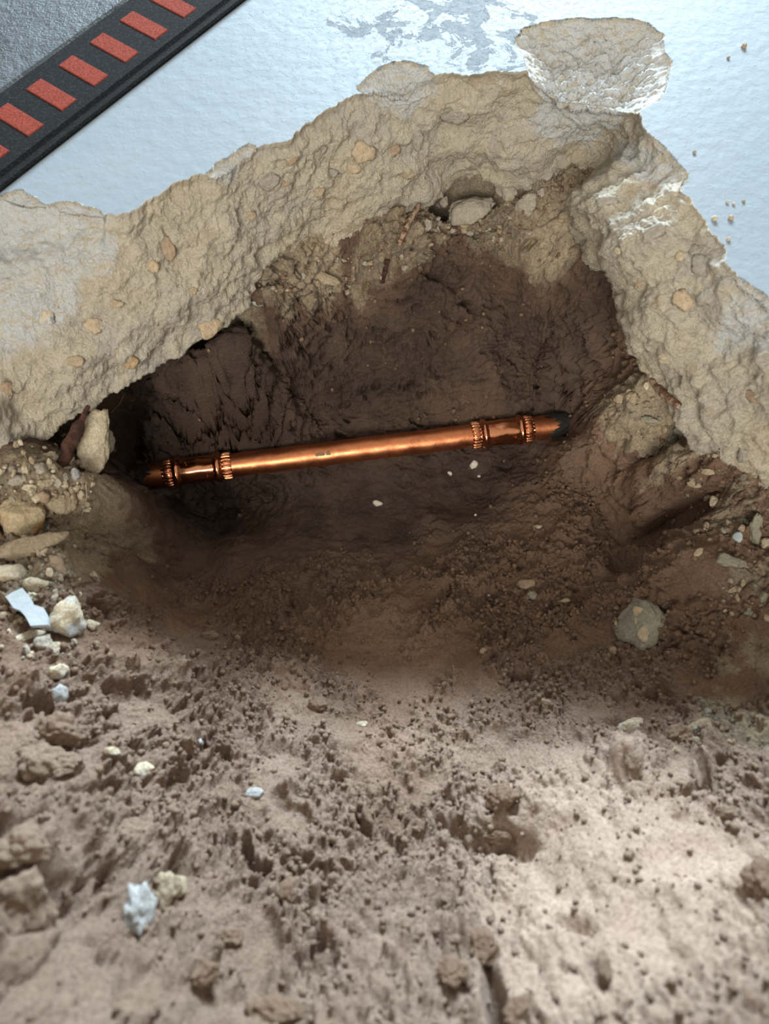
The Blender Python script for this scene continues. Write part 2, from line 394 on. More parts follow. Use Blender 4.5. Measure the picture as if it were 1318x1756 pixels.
# face side: keep the crater continuous over the rim and mark streaks there
sdf = np.full(face.shape[:-1], 1.0)
for p in SP:
    q = unp(np.array(p, float), 0.0)[:, :2]; sdf = np.minimum(sdf, poly_sd(unp(PX, 0.0)[..., :2], q))
face[..., 2] -= (np.minimum(.011, np.maximum(0, -sdf) * .42) * (1 - sstep(0, .35, tt)))
rimz = np.minimum(top[0, :, 2], 0); face[0, :, 2] = np.minimum(face[0, :, 2], rimz)
allP = np.concatenate([top[::-1], face, np.array(und)], 0)
nrow = len(allP); nt = len(top)
paint = np.concatenate([np.minimum(np.where(sdt < 0, sdt * 2, sdt), .002 + rimd)[::-1], np.full(face.shape[:-1], -.02), np.full((len(und), NS), -.02)], 0)
paint[nt] = -.004
sdf = sdf + fbm(face, .025, 4, 88, .6) * .010
spall = np.concatenate([np.clip(-sdt / .004, 0, 1)[::-1], np.clip(-sdf / .022, 0, 1) * (1 - sstep(.35, .75, tt)), np.zeros((len(und), NS))], 0)
pc = unp(np.array([[800, 20], [600, 60], [700, 60]], float), 0.0)
peel = np.zeros(allP.shape[:-1])
for (u, v, r, a) in ((800, 40, 150, 1.0), (690, 30, 120, .9), (930, 10, 100, .6), (560, 80, 130, .35), (860, 110, 70, .8), (1280, 420, 60, .3)):
    q = unp(np.array([u, v], float), 0.0); rr = r * .0006
    peel = np.maximum(peel, a * np.exp(-((allP[..., 0] - q[0]) ** 2 + (allP[..., 1] - q[1]) ** 2) / rr ** 2))
floor = mesh_np('floor', allP.reshape(-1, 3), grid_faces(nrow, NS)[:, ::-1], M_SLAB, None, {'paint': paint, 'spall': spall, 'peel': peel})
tag(floor, 'white painted concrete floor slab broken open around the pit', kind='structure')

# ------------------------------------------------------------------ soil surface
CP = [  # (u, v, z)
 (300, 870, -.272), (640, 880, -.276), (760, 850, -.276), (860, 815, -.272), (500, 860, -.276), (420, 800, -.272), (600, 740, -.262), (780, 720, -.258),
 (600, 940, -.266), (900, 900, -.250), (750, 920, -.262), (480, 950, -.262), (380, 930, -.260),
 (450, 1050, -.222), (650, 1040, -.226), (850, 1040, -.215), (650, 1110, -.198), (650, 1190, -.165), (450, 1150, -.165), (850, 1180, -.160), (650, 1300, -.120), (500, 1300, -.112),
 (650, 1450, -.080), (650, 1600, -.040), (650, 1760, .000), (300, 1760, .020), (1000, 1760, .020),
 (1000, 1000, -.205), (1000, 900, -.225), (1080, 960, -.205), (1130, 905, -.195), (1100, 1070, -.165), (1190, 950, -.138), (1250, 1000, -.125), (1300, 1100, -.118), (1300, 1250, -.098), (1180, 1150, -.140),
 (1000, 1150, -.172), (1080, 1240, -.130), (960, 1250, -.138), (1318, 960, -.118), (1400, 1100, -.10), (1260, 880, -.122),
 (1000, 700, -.226), (975, 745, -.236), (1050, 800, -.212), (1090, 860, -.205), (1120, 740, -.160), (1165, 770, -.128), (1200, 820, -.126), (1060, 680, -.165), (1085, 640, -.150), (1100, 665, -.128), (1030, 570, -.168), (1010, 500, -.150),
 (1150, 860, -.165), (1130, 800, -.182),
 (985, 470, -.142), (850, 440, -.150), (850, 385, -.132), (740, 400, -.132), (700, 400, -.120), (650, 470, -.145), (560, 450, -.128), (560, 420, -.118), (600, 500, -.160), (700, 550, -.185), (850, 540, -.190), (950, 560, -.200),
 (850, 650, -.230), (700, 640, -.228), (560, 600, -.200), (450, 570, -.160), (450, 525, -.128), (400, 590, -.135), (400, 650, -.200), (500, 680, -.235), (330, 630, -.150), (300, 680, -.185), (230, 690, -.150), (300, 740, -.228), (218, 740, -.172), (222, 800, -.212), (330, 805, -.268), (262, 835, -.270), (262, 780, -.246), (240, 812, -.262),
 (200, 860, -.205), (184, 800, -.155), (165, 820, -.130), (140, 870, -.128), (165, 930, -.135), (190, 960, -.165), (225, 960, -.215), (280, 985, -.238), (270, 1040, -.185), (215, 1020, -.145), (330, 1010, -.240), (350, 1070, -.190),
 (130, 960, -.115), (250, 1090, -.140), (330, 1110, -.158), (100, 1050, -.090), (50, 950, -.105), (80, 880, -.120), (110, 800, -.126), (150, 750, -.126), (20, 900, -.118), (20, 1050, -.085),
 (60, 1180, -.062), (180, 1180, -.085), (300, 1220, -.110), (100, 1380, -.030), (300, 1400, -.070), (480, 1450, -.075), (40, 1560, .020), (250, 1600, -.010), (450, 1650, -.035), (-150, 1200, -.03), (-150, 1500, .02),
 (900, 1320, -.108), (1000, 1420, -.055), (1000, 1550, -.030), (1080, 1330, -.068), (1250, 1380, -.065), (1250, 1550, -.015), (1200, 1700, .025), (820, 1560, -.055), (1450, 1400, -.02), (1450, 1650, .03),
]
cpw = np.array([unp(np.array([u, v], float), z) for u, v, z in CP])
extra = np.array([(-.6, .1, -.02), (-.6, -.2, .03), (-.3, -.3, .04), (0, -.3, .03), (.3, -.3, .04), (.6, -.2, .03), (.6, .1, -.02), (-.6, .6, -.13), (0, .72, -.13), (.6, .6, -.13),
                  (.3, .5, -.13), (-.35, .5, -.13), (.0, .62, -.125), (.2, .58, -.128), (-.2, .52, -.125), (.42, .25, -.12), (-.42, .3, -.125), (-.3, .36, -.125), (.25, .42, -.125), (.35, .3, -.12)])
C = np.concatenate([cpw, extra], 0)
def tps_fit(C, lam):
    X = C[:, :2]; n = len(X); d = np.linalg.norm(X[:, None] - X[None], axis=2)
    K = d * d * np.log(d + 1e-9) + lam * np.eye(n); Pm = np.c_[np.ones(n), X]
    A = np.block([[K, Pm], [Pm.T, np.zeros((3, 3))]]); b = np.r_[C[:, 2], 0, 0, 0]
    return X, np.linalg.solve(A, b)
TX, TW = tps_fit(C, 2e-5)
def macro(x, y):
    z = TW[-3] + TW[-2] * x + TW[-1] * y
    for i in range(len(TX)):
        d2 = (x - TX[i, 0]) ** 2 + (y - TX[i, 1]) ** 2 + 1e-12
        z = z + TW[i] * .5 * d2 * np.log(d2)
    return z
def nonuni(pairs):
    out = []
    for a, b, st in pairs: out.append(np.arange(a, b, st))
    return np.concatenate(out + [np.array([pairs[-1][1]])])
gx = nonuni([(-.62, -.36, .02), (-.36, -.33, .002), (-.33, .33, .00082), (.33, .36, .002), (.36, .62, .02)])
gy = nonuni([(-.36, -.16, .01), (-.16, -.13, .002), (-.13, .54, .00082), (.54, .58, .002), (.58, .72, .02)])
cx_ = np.linspace(-.64, .64, 260); cy_ = np.linspace(-.38, .74, 230)
GX, GY = np.meshgrid(cx_, cy_); MZ = macro(GX, GY)
def bil(x, y, A):
    fx = np.clip((x - cx_[0]) / (cx_[1] - cx_[0]), 0, len(cx_) - 1.001); fy = np.clip((y - cy_[0]) / (cy_[1] - cy_[0]), 0, len(cy_) - 1.001)
    ix = fx.astype(int); iy = fy.astype(int); fx = fx - ix; fy = fy - iy
    return (A[iy, ix] * (1 - fx) + A[iy, ix + 1] * fx) * (1 - fy) + (A[iy + 1, ix] * (1 - fx) + A[iy + 1, ix + 1] * fx) * fy
X, Y = np.meshgrid(gx, gy)
Z = bil(X, Y, MZ)
def at(u, v, z=None):
    """world point of the macro soil surface seen at (u, v)"""
    d = ray(u, v); t = .2 / max(1e-6, -d.z)
    p = None
    for i in range(500):
        t += .0015; q = Vector((0, 0, CAMZ)) + d * t
        if q.z < float(bil(np.array(q.x), np.array(q.y), MZ)): return q
    return q
def mask(lst):
    m = np.zeros(X.shape, np.float32)
    for (u, v, r, a) in lst:
        q = at(u, v); rr = r / F * (q - Vector((0, 0, CAMZ))).length
        m = np.maximum(m, a * np.exp(-(((X - q.x) ** 2 + (Y - q.y) ** 2) / rr ** 2) ** 1.5))
    return m
P3 = np.stack([X, Y, Z], -1)
warp = fbm(P3, .05, 3, 201)
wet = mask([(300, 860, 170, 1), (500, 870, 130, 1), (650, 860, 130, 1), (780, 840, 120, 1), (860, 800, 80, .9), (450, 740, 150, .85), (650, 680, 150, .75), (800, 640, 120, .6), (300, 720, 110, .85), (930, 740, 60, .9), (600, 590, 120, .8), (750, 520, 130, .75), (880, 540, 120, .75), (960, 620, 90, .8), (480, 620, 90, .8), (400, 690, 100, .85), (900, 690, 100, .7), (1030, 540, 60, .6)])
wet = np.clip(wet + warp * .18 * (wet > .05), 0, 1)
dust = mask([(830, 372, 45, 1), (800, 330, 60, 1), (960, 335, 50, 1), (880, 330, 60, 1), (890, 385, 48, 1), (940, 400, 42, 1), (965, 430, 30, .8), (700, 395, 36, .9), (740, 380, 36, .9), (650, 430, 36, .9), (620, 480, 30, .8), (690, 430, 22, .7), (540, 440, 38, 1), (500, 465, 30, 1), (470, 490, 26, .9), (430, 560, 34, .9), (385, 590, 30, .8),
             (90, 850, 85, 1), (140, 850, 40, .9), (60, 950, 80, .9), (60, 1010, 60, .6), (870, 470, 22, .5),
             (1080, 665, 24, 1), (1075, 700, 24, .9), (1110, 700, 34, 1), (1140, 735, 34, 1), (1175, 775, 26, .7), (1250, 870, 50, .5), (1290, 1000, 60, .6), (1290, 1100, 80, .4), (1250, 1250, 70, .5)])
dust = np.clip(dust + warp * .25 * (dust > .08), 0, 1)
pale = mask([(1000, 1500, 240, 1), (1250, 1550, 200, .9), (700, 1700, 230, .7), (300, 1700, 250, .6), (650, 1450, 150, .35), (1100, 1350, 90, .8), (1200, 1400, 90, .8), (900, 1700, 200, .9), (450, 1500, 150, .6), (150, 1300, 160, .5), (80, 1500, 160, .5), (500, 1320, 150, .6), (800, 1320, 130, .6), (300, 1450, 160, .5), (1250, 1330, 100, .6), (950, 1260, 70, .4)])  # where the mound is painted paler to imitate daylight falling on it
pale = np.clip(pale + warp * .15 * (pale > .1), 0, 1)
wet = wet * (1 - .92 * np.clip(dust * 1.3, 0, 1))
smooth = mask([(640, 1110, 95, 1), (690, 1160, 90, .8), (560, 1090, 60, .5), (500, 870, 130, 1), (650, 860, 130, 1), (780, 840, 110, .9), (330, 940, 80, .8), (230, 1000, 60, .8), (200, 900, 60, .9), (330, 1060, 60, .7), (250, 1110, 60, .6),
               (650, 940, 80, .6), (850, 890, 60, .7), (1000, 1470, 150, .85), (950, 1600, 120, .6), (1150, 1480, 120, .8), (700, 1250, 90, .4), (1100, 800, 60, .8), (1060, 760, 60, .7), (990, 640, 60, .7), (880, 640, 80, .4), (950, 940, 60, .3),
               (960, 400, 50, .7), (560, 450, 60, .6), (500, 1180, 60, .5), (750, 1300, 70, .3)])
smooth = np.clip(smooth + warp * .2, 0, 1)
fgl = mask([(60, 1500, 260, 1), (200, 1300, 180, .8), (120, 1200, 120, .6), (350, 1650, 200, .7), (800, 1680, 160, .5), (1250, 1650, 150, .5), (250, 1200, 90, .8)])
rough = (1 - smooth) * sstep(-.25, .35, fbm(P3, .045, 3, 99) + .18)
N = grid_normals(P3)
N = np.where(N[..., 2:3] < 0, -N, N)
wx = X + fbm(P3, .008, 2, 301) * .0030; wy = Y + fbm(P3, .008, 2, 333) * .0030
below = sstep(.45, .05, wet)
disp = fbm(P3, .07, 3, 400) * .006 + ridge(P3, .03, 3, 420) * .0016 * (1 - smooth * .6)
disp += (lumps(wx, wy, .030, 500, .65) * .60) * fgl
patch = sstep(-.3, .3, fbm(P3, .022, 3, 123)); rg2 = np.clip(rough * 1.25, 0, 1)
disp += lumps(wx, wy, .016, 510, .7, .3, .7) * .65 * rg2 * patch * (.30 + 1.0 * fgl)
disp += lumps(wx, wy, .0085, 520, .85, .3, .75) * .85 * rg2 * (.35 + .55 * patch) * (.4 + .6 * below) * (1 + .5 * fgl)
disp += lumps(wx + .001 * warp, wy, .0050, 530, .9, .3, .75) * .95 * rg2 * (.5 + .5 * below) * (1 + .3 * fgl)
disp += lumps(X + fbm(P3, .004, 2, 741) * .001, Y + fbm(P3, .004, 2, 751) * .001, .0030, 540, .9, .3, .7) * .85 * np.clip(rg2 * 1.2, .12, 1) * (.5 + .5 * below)
disp += ridge(P3, .012, 5, 760, .62) * .0011 * np.clip(rg2, .15, 1)
disp += fbm(P3, .007, 4, 560, .6) * .0011 * (1 - .6 * smooth)
# cracks and pits between clods
cr = np.abs(fbm(P3, .028, 4, 600)); disp -= sstep(.05, .0, cr) * .0040 * rough
pit = sstep(.42, .75, fbm(P3, .020, 3, 640)); disp -= pit * .012 * np.clip(rough * 1.3, 0, 1) * (.6 + .6 * fgl)
disp += ridge(P3, .016, 4, 700) * .0013 * wet * (1 - smooth)
disp += fbm(P3 * np.array([1, 3, 1]), .03, 3, 730) * .0022 * wet * (1 - sstep(.5, 1, smooth))
back = mask([(700, 560, 150, 1), (850, 560, 150, 1), (520, 620, 130, 1), (400, 680, 120, 1), (950, 620, 110, 1), (1030, 560, 80, 1), (820, 430, 90, .8), (600, 470, 80, .8), (1080, 760, 90, .7), (300, 700, 90, .9), (700, 680, 110, .7)])
WQ = P3 + (fbm(P3, .05, 2, 811) * .010)[..., None]
disp += back * (ridge(WQ * np.array([.8, 1.2, 3.2]), .030, 5, 800, .6) * .0042 + fbm(WQ * np.array([1, 1, 1.6]), .026, 5, 820, .62) * .0060)
disp -= back * sstep(.5, .8, fbm(WQ * np.array([1, 1, 2.5]), .022, 3, 850)) * .012
def feature(u, v, r, dz, ax=1.0, ay=1.0, rot=0.0, pw=1.5):
    q = at(u, v); rr = r / F * (q - Vector((0, 0, CAMZ))).length
    dx = X - q.x; dy = Y - q.y; c, s = math.cos(rot), math.sin(rot)
    a = (dx * c + dy * s) / (rr * ax); b = (-dx * s + dy * c) / (rr * ay)
    return dz * np.exp(-((a * a + b * b) ** pw))
for f in ((1138, 905, 22, -.028, 1.4, .8), (1085, 958, 24, -.022, 1.3, .8), (1062, 968, 16, -.010), (785, 330, 34, -.10, 1.5, 1), (1065, 1242, 14, -.010, 2.2, .6), (860, 1445, 30, -.016, 1.5, .7), (60, 1560, 30, -.02, 2, 1),
          (850, 1730, 22, -.03, .6, 1.6), (270, 850, 26, -.010, 1.6, .5), (985, 705, 14, -.008), (1000, 780, 14, -.008, .5, 2), (110, 1205, 14, -.012), (500, 850, 40, -.004), (800, 850, 45, -.005),
          (868, 800, 12, -.004), (870, 385, 30, .004), (1075, 1330, 26, .012, .7, .9), (1192, 1340, 14, .016, .8, .8), (1280, 890, 10, -.015), (200, 1500, 20, -.012), (980, 1585, 14, -.008, 2, .7), (1030, 1680, 12, -.008),
          (1300, 925, 10, -.012), (520, 1480, 12, -.007, 1.6, .5), (20, 905, 14, -.012), (95, 1170, 10, -.01), (840, 1500, 12, -.006, .5, 2)):
    disp += feature(*f)
PS = P3 + N * disp[..., None]
# the pipe lies free: scoop the mud out below it
pa = unp(np.array([236., 818.]), -.249); pb = unp(np.array([975., 727.]), -.252); pe = pb - pa; pl_ = np.linalg.norm(pe[:2])
tp = ((PS[..., 0] - pa[0]) * pe[0] + (PS[..., 1] - pa[1]) * pe[1]) / pl_ ** 2
dp = np.abs((PS[..., 0] - pa[0]) * -pe[1] + (PS[..., 1] - pa[1]) * pe[0]) / pl_
end = np.maximum(0, np.maximum(.012 - tp, tp - .985)) * pl_
lim = -.2560 + np.maximum(0, dp - .010) ** 1.3 * 2.2 + end * 4.5 + warp * .003
PS[..., 2] = np.where(PS[..., 2] > lim, lim + (PS[..., 2] - lim) * .10 * sstep(.0, .03, dp) + (PS[..., 2] - lim) * sstep(.010, .05, dp + end), PS[..., 2])
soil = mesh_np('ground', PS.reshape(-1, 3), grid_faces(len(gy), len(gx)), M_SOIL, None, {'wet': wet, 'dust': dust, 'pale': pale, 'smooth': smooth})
tag(soil, 'brown crumbly soil lining the pit and piled up in the foreground', kind='structure')

# ray casting against what has been built so far
def sub_bvh(A, st):
    B = A[::st, ::st]; f = grid_faces(B.shape[0], B.shape[1])
    return BVHTree.FromPolygons([tuple(v) for v in B.reshape(-1, 3).tolist()], f.tolist())
BV_S = sub_bvh(PS, 3); BV_F = sub_bvh(allP, 3)
CAM = Vector((0, 0, CAMZ))
def hit(u, v, which='any'):
    d = ray(u, v).normalized(); best = None
    for nm, b in (('soil', BV_S), ('floor', BV_F)):
        if which not in ('any', nm): continue
        p, n, i, t = b.ray_cast(CAM, d)
        if p is not None and (best is None or t < best[2]): best = (p, n if n.dot(d) < 0 else -n, t)
    if best is None:
        q = at(u, v); best = (q, Vector((0, 0, 1)), (q - CAM).length)
    return best

# ------------------------------------------------------------------ stones
def ico(sub):
    import bmesh
    bm = bmesh.new(); bmesh.ops.create_icosphere(bm, subdivisions=sub, radius=1.0)
    V = np.array([v.co[:] for v in bm.verts]); Fc = np.array([[v.index for v in f.verts] for f in bm.faces]); bm.free()
    return V, Fc
ICO = {s: ico(s) for s in (1, 2, 3, 4, 5)}
def rock_shape(seed, sub, cuts=11, angular=1.0, rough=.05, lum=0.0):
    if lum > .3: sub = min(5, sub + 1)
    rng = np.random.default_rng(seed); V, Fc = ICO[sub]
    n = rng.normal(size=(cuts, 3)); n /= np.linalg.norm(n, axis=1, keepdims=True)
    d = rng.uniform(.62, .98, cuts)
    dot = V @ n.T; r = np.where(dot > .05, d / np.maximum(dot, .05), 9.0)
    pw = 34 * angular
    r = np.minimum(1.25, 1.0 / np.power(np.power(1 / r, pw).sum(1) + .05, 1 / pw))
    Q = V * r[:, None]
    dd = fbm(Q + seed * 3.1, .9, 4, seed % 50, .55) * rough * 1.6 + ridge(Q + seed, .5, 3, seed % 37) * rough * .4
    if lum:
        w1, w2, _ = worley_edge(Q + seed * 1.7, .42, seed % 91); dd = dd + (0.5 - w1) * lum; w1, w2, _ = worley_edge(Q + seed * 2.7, .18, seed % 71); dd = dd + (0.5 - w1) * lum * .5
    dd = dd + ridge(Q + seed * 1.3, .28, 3, 5) * rough * .22
    Q = Q * (1 + dd[:, None]); Q -= (Q.max(0) + Q.min(0)) / 2
    return Q / np.abs(Q).max(0), Fc
def rock(name, u, v, wpx, hpx, mat, label, seed, cat='stone', rot=0.0, thick=.7, sink=.25, sub=3, cuts=11, angular=1.0, rough=.16, lum=0.0, group=None, parent=None, on='any', lift=0.0, tilt=True, smooth=True, cpale=0.0, zat=None):
    """a stone wpx x hpx in the photo lying on the surface seen at (u, v)"""
    p, n, t = hit(u, v, on)
    if zat is not None: p = Vector(unp(np.array([u, v], float), zat).tolist()); n = Vector((0, -.3, 1)).normalized()
    mpp = t / ray(u, v).length / F * ray(u, v).length   # metres per pixel across the ray
    mpp = (p - CAM).dot(Vector((0, ST, -CT))) / F
    a = wpx * mpp / 2; b = hpx * mpp / 2; c = min(a, b) * thick
    Q, Fc = rock_shape(seed, sub, cuts, angular, rough, lum)
    Q = Q * np.array([a, b, c])
    # basis: x across the picture (rotated by rot), z between surface normal and the camera
    zax = (n.normalized() * (1.0 if tilt else .3) + (CAM - p).normalized() * .9).normalized()
    right = Vector((1, 0, 0)); up = zax.cross(right).normalized(); right = up.cross(zax).normalized()
    xr = right * math.cos(rot) + up * math.sin(rot); yr = -right * math.sin(rot) + up * math.cos(rot)
    Mx = Matrix((xr, yr, zax)).transposed()
    ctr = p + n.normalized() * (c * (1 - 2 * sink) + lift)
    o = mesh_np(name, Q, Fc, mat, parent, {'pale': np.full(len(Q), cpale)} if mat is M_CLOD else None, smooth=smooth)
    o.matrix_world = Matrix.LocRotScale(ctr, Mx.to_quaternion(), None)
    if parent is None: tag(o, label, cat, group)
    return o
Sd = [100]
def R(*a, **k):
    Sd[0] += 1; k.setdefault('seed', Sd[0]); return rock(*a, **k)
R('stone', 806, 362, 92, 48, M_GREY, 'grey wedge-shaped stone, largest one in the dark cavity under the slab', rot=.30, sub=4, cuts=6, thick=.7, sink=.5, zat=-.128, seed=4242, tilt=False)
R('stone', 872, 332, 42, 34, M_GREY, 'rounded grey-brown stone right under the slab, above the lumpy round stone', sub=4, sink=.2)
R('stone', 897, 354, 42, 38, M_GREY, 'lumpy round grey stone to the right of the wedge-shaped stone', sub=4, sink=.1, lum=.15)
R('stone', 760, 348, 15, 20, M_GREY, 'small grey pebble at the left end of the dark cavity', sink=.1, zat=-.136)
R('stone', 926, 330, 14, 16, M_GREY, 'small squarish pebble hanging just under the slab lip', sink=.1)
R('stone', 908, 324, 22, 12, M_GREY, 'flat grey stone wedged against the slab underside')
R('stone', 798, 383, 30, 13, M_GREEN, 'thin grey-green stone flat beneath the wedge-shaped stone', zat=-.136)
R('stone', 793, 396, 26, 18, M_DUN, 'blocky dun stone, lowest of those beneath the wedge-shaped stone', cuts=7, zat=-.136)
for i, (u, v, w, h, r) in enumerate(((855, 353, 9, 20, -.5), (853, 369, 10, 20, .5), (864, 362, 8, 18, .2), (848, 380, 9, 15, .5))):
    R('stone', u, v, w, h, M_DUN, ('topmost of four finger-like pebbles right of the wedge-shaped stone', 'tilted finger-like pebble, longest of four right of the wedge-shaped stone', 'rightmost of four finger-like pebbles right of the wedge-shaped stone', 'lowest of four finger-like pebbles right of the wedge-shaped stone')[i], rot=r, sink=.5, zat=-.130, group='finger-like pebbles in the cavity')
R('stone', 555, 478, 58, 22, M_DUN, 'long dun stone jutting from the back wall of the pit', rot=-.35, sub=4, sink=.2)
R('stone', 442, 519, 30, 9, M_WHITE, 'thin whitish flake over a dark gap under the slab edge', rot=-.1, sink=.1)
R('stone', 732, 386, 17, 22, M_GREY, 'small leaf-shaped grey stone beside the hanging rusty wire')
R('stone', 1083, 680, 19, 21, M_DUN, 'smooth tan pebble set in the right wall of the pit', cuts=20, angular=.6, sink=.25, sub=4)
R('stone', 1062, 682, 20, 18, M_DUN, 'dull stone left of the smooth tan pebble')
R('stone', 1114, 720, 32, 13, M_GREEN, 'flat grey-green stone in the crumbly right wall', rot=-.1)
R('stone', 1165, 738, 24, 18, M_SLATE, 'angular slate-grey stone tucked under the right slab edge', cuts=7)
R('stone', 1152, 750, 18, 16, M_SLATE, 'small slate-grey stone left of the angular one under the slab', cuts=7)
R('stone', 1108, 662, 12, 16, M_CREAM, 'small pale lump beside the upper end of the bent rusty stub')
R('stone', 1228, 861, 16, 24, M_CREAM, 'upright pale rectangular chip on the right soil shelf', rot=-.1, cuts=6, sink=.15)
R('stone', 1190, 828, 26, 14, M_DUN, 'pinkish-tan flat stone above the upright rectangular chip')
R('stone', 1215, 808, 24, 13, M_DUN, 'dun stone close under the right slab edge, above the pinkish-tan one')
R('stone', 1265, 921, 17, 19, M_FLAKE, 'small bluish-white paint chip on the right soil shelf', cat='paint chip', cuts=7, thick=.35)
R('stone', 1196, 948, 24, 12, M_TAN, 'small tan stone left of the long grey-green stone', rot=.6)
R('stone', 1182, 930, 6, 8, M_ORANGE, 'tiny orange pebble on the right slope')
R('stone', 1258, 963, 54, 24, M_GREEN, 'long grey-green stone with a sharp upper edge on the right slope', rot=-.25, sub=4, sink=.25)
R('stone', 1294, 905, 22, 62, M_GREEN, 'tall grey-green stone leaning on the right slab edge', rot=.12, sub=4)
R('stone', 1314, 930, 18, 20, M_CREAM, 'cream pebble at the right border of the photo', cuts=16)
R('stone', 1257, 1012, 22, 10, M_DUN, 'dun splinter lying flat right of the speckled chunk', rot=.3)
R('stone', 1264, 1026, 7, 18, M_DUN, 'thin upright dun splinter just below the flat one')
R('stone', 911, 1021, 20, 16, M_GREEN, 'grey-green chip with a pale edge on the brown slope', cuts=6, thick=.4)
R('stone', 901, 1004, 36, 20, M_BROWN, 'brown soil-coated block above the grey-green chip', thick=.5)
R('stone', 922, 905, 17, 8, M_CREAM, 'small pale chip above the crumbly clods, centre right of the pit')
R('stone', 967, 1031, 22, 8, M_TAN, 'flat tan sliver left of the speckled chunk')
R('stone', 839, 1021, 14, 6, M_CHIP, 'bright cream sliver in the middle of the brown slope', rot=.4, thick=.5)
R('stone', 1050, 1116, 15, 15, M_BROWN, 'small reddish-brown block below the speckled chunk', cuts=6, sink=.15)
R('stone', 518, 1098, 16, 11, M_DUN, 'little grey-tan stone on the left of the smooth brown patch')
R('stone', 829, 1118, 14, 12, M_BROWN, 'small brown cube-like stone right of the smooth brown patch', cuts=6)
R('stone', 940, 1215, 52, 26, M_BROWN, 'flat brown slab-like stone at the edge of the lit soil', rot=-.6, thick=.35)
R('stone', 1082, 1244, 54, 22, M_HALF, 'pale ridge-shaped stone above a dark crack, on the right', rot=.3, thick=.5)
R('stone', 1205, 1245, 60, 26, M_DUN, 'half-buried pale dun stone right of the ridge-shaped one', thick=.4, sink=.45)
# speckled chunk with its inclusions
ch = empty('concrete_chunk'); p, n, t = hit(1098, 1072)
ch.location = p; tag(ch, 'grey speckled concrete chunk with tan pieces, embedded in the right slope', 'concrete chunk')
def kid(par, name, *a, **kw):
    o = R(name, *a, **kw, parent=None) if False else None
def child_rock(par, name, *a, **kw):
    o = R(name, *a, **kw); 
    for q in ('label', 'category', 'group'):
        if q in o: del o[q]
    mw = o.matrix_world.copy(); o.parent = par; o.matrix_parent_inverse = Matrix.Translation(-par.location); o.matrix_world = mw
    return o
bpy.context.view_layer.update()
child_rock(ch, 'matrix', 1098, 1072, 96, 108, M_CHUNK, '', cuts=8, thick=.30, sink=.30, sub=4, seed=771, rough=.16)
for (u, v, w, h, r) in ((1108, 1047, 22, 26, .5), (1124, 1064, 16, 10, 0), (1085, 1072, 22, 16, .4), (1103, 1094, 22, 34, -.2), (1069, 1069, 6, 10, 0)):
    child_rock(ch, 'tan_inclusion', u, v, w, h, M_TAN, '', rot=r, thick=.35, sink=.0, lift=.0062, cuts=5, rough=.2)
# left rubble
R('stone', 45, 882, 74, 78, M_RUSTSTONE, 'knobbly cream stone with an orange rust stain at the left', rot=.5, sub=4, cuts=10, lum=.10, sink=.1, rough=.07)
R('stone', 158, 756, 62, 118, M_CREAM, 'tall cream concrete block under the slab, right of the rusty bar', rot=-.2, sub=4, cuts=9, thick=.45, sink=.5, zat=-.122, seed=812)
R('stone', 186, 758, 24, 42, M_GREY, 'flat grey pebble sticking out of the side of the cream block', rot=-.3, sink=.5, zat=-.138)
R('stone', 70, 808, 24, 24, M_GREY, 'angular grey stone just left of the rusty bar')
R('stone', 85, 785, 30, 20, M_CREAM, 'pale angular stone high up between the slab and the rusty bar', cuts=7)
R('stone', 92, 803, 12, 16, M_CREAM, 'small pale stone touching the rusty bar on its left')
R('stone', 80, 828, 22, 20, M_DUN, 'dun crumb of stone left of the lower rusty bar')
R('stone', 52, 836, 26, 15, M_CREAM, 'flat cream stone above the rust-stained one')
R('stone', 30, 822, 30, 22, M_GREY, 'dusty grey stone by the slab at the far left')
R('stone', 70, 850, 34, 26, M_BROWN, 'dark brown stone between the rust-stained one and the bar foot')
R('stone', 127, 816, 18, 23, M_WHITE, 'bright whitish pentagonal stone right of the rusty bar', cuts=7, sink=.1)
R('stone', 108, 829, 15, 14, M_CREAM, 'round cream pebble left of the whitish pentagonal stone', cuts=18)
R('stone', 137, 850, 13, 12, M_TAN, 'small tan pebble below the whitish pentagonal stone')
R('stone', 106, 860, 50, 46, M_DUN, 'dusty dun stone half buried right of the bar foot', thick=.5, sink=.35, sub=4)
R('stone', 2, 884, 16, 44, M_CREAM, 'pale stone cut by the left border, beside the rust-stained one')
R('stone', 10, 870, 18, 22, M_GREY, 'small grey stone left of the rust-stained one')
R('stone', 58, 935, 120, 40, M_DUN, 'long dun stone ridge below the rust-stained stone', rot=.45, thick=.6, sink=.3, sub=4)
R('stone', 14, 985, 60, 34, M_CREAM, 'cream stone at the left border above the paint chip', rot=.3, sink=.3)
R('stone', 62, 1003, 42, 26, M_CREAM, 'cream stone directly above the big paint chip', rot=-.2, sink=.2)
R('stone', 98, 972, 46, 30, M_BROWN, 'brown soil-coated flat stone above the round cream rock', rot=-.5, thick=.5)
R('stone', 112, 1060, 66, 72, M_HALF, 'round cream rock with whitish skin right of the big paint chip', sub=4, lum=.08, sink=.15)
R('stone', 156, 1075, 26, 20, M_CREAM, 'small cream stone right of the round cream rock', sink=.2)
R('stone', 75, 1106, 36, 30, M_GREY, 'grey stone in shadow below the big paint chip', sink=.2)
R('stone', 45, 1094, 66, 22, M_HALF, 'pale narrow stone sloping below the big paint chip', rot=.6, sink=.25, thick=.5)
R('stone', 14, 1058, 36, 22, M_CREAM, 'cream stone at the left border beside the paint chip', sink=.3)
R('stone', 96, 1152, 38, 26, M_HALF, 'whitish stone resting above the bluish stone', rot=.4, sink=.2)
R('stone', 100, 1190, 32, 38, M_WHITE, 'bluish-white stone in a hollow of the left mound', sink=.15, cuts=8)
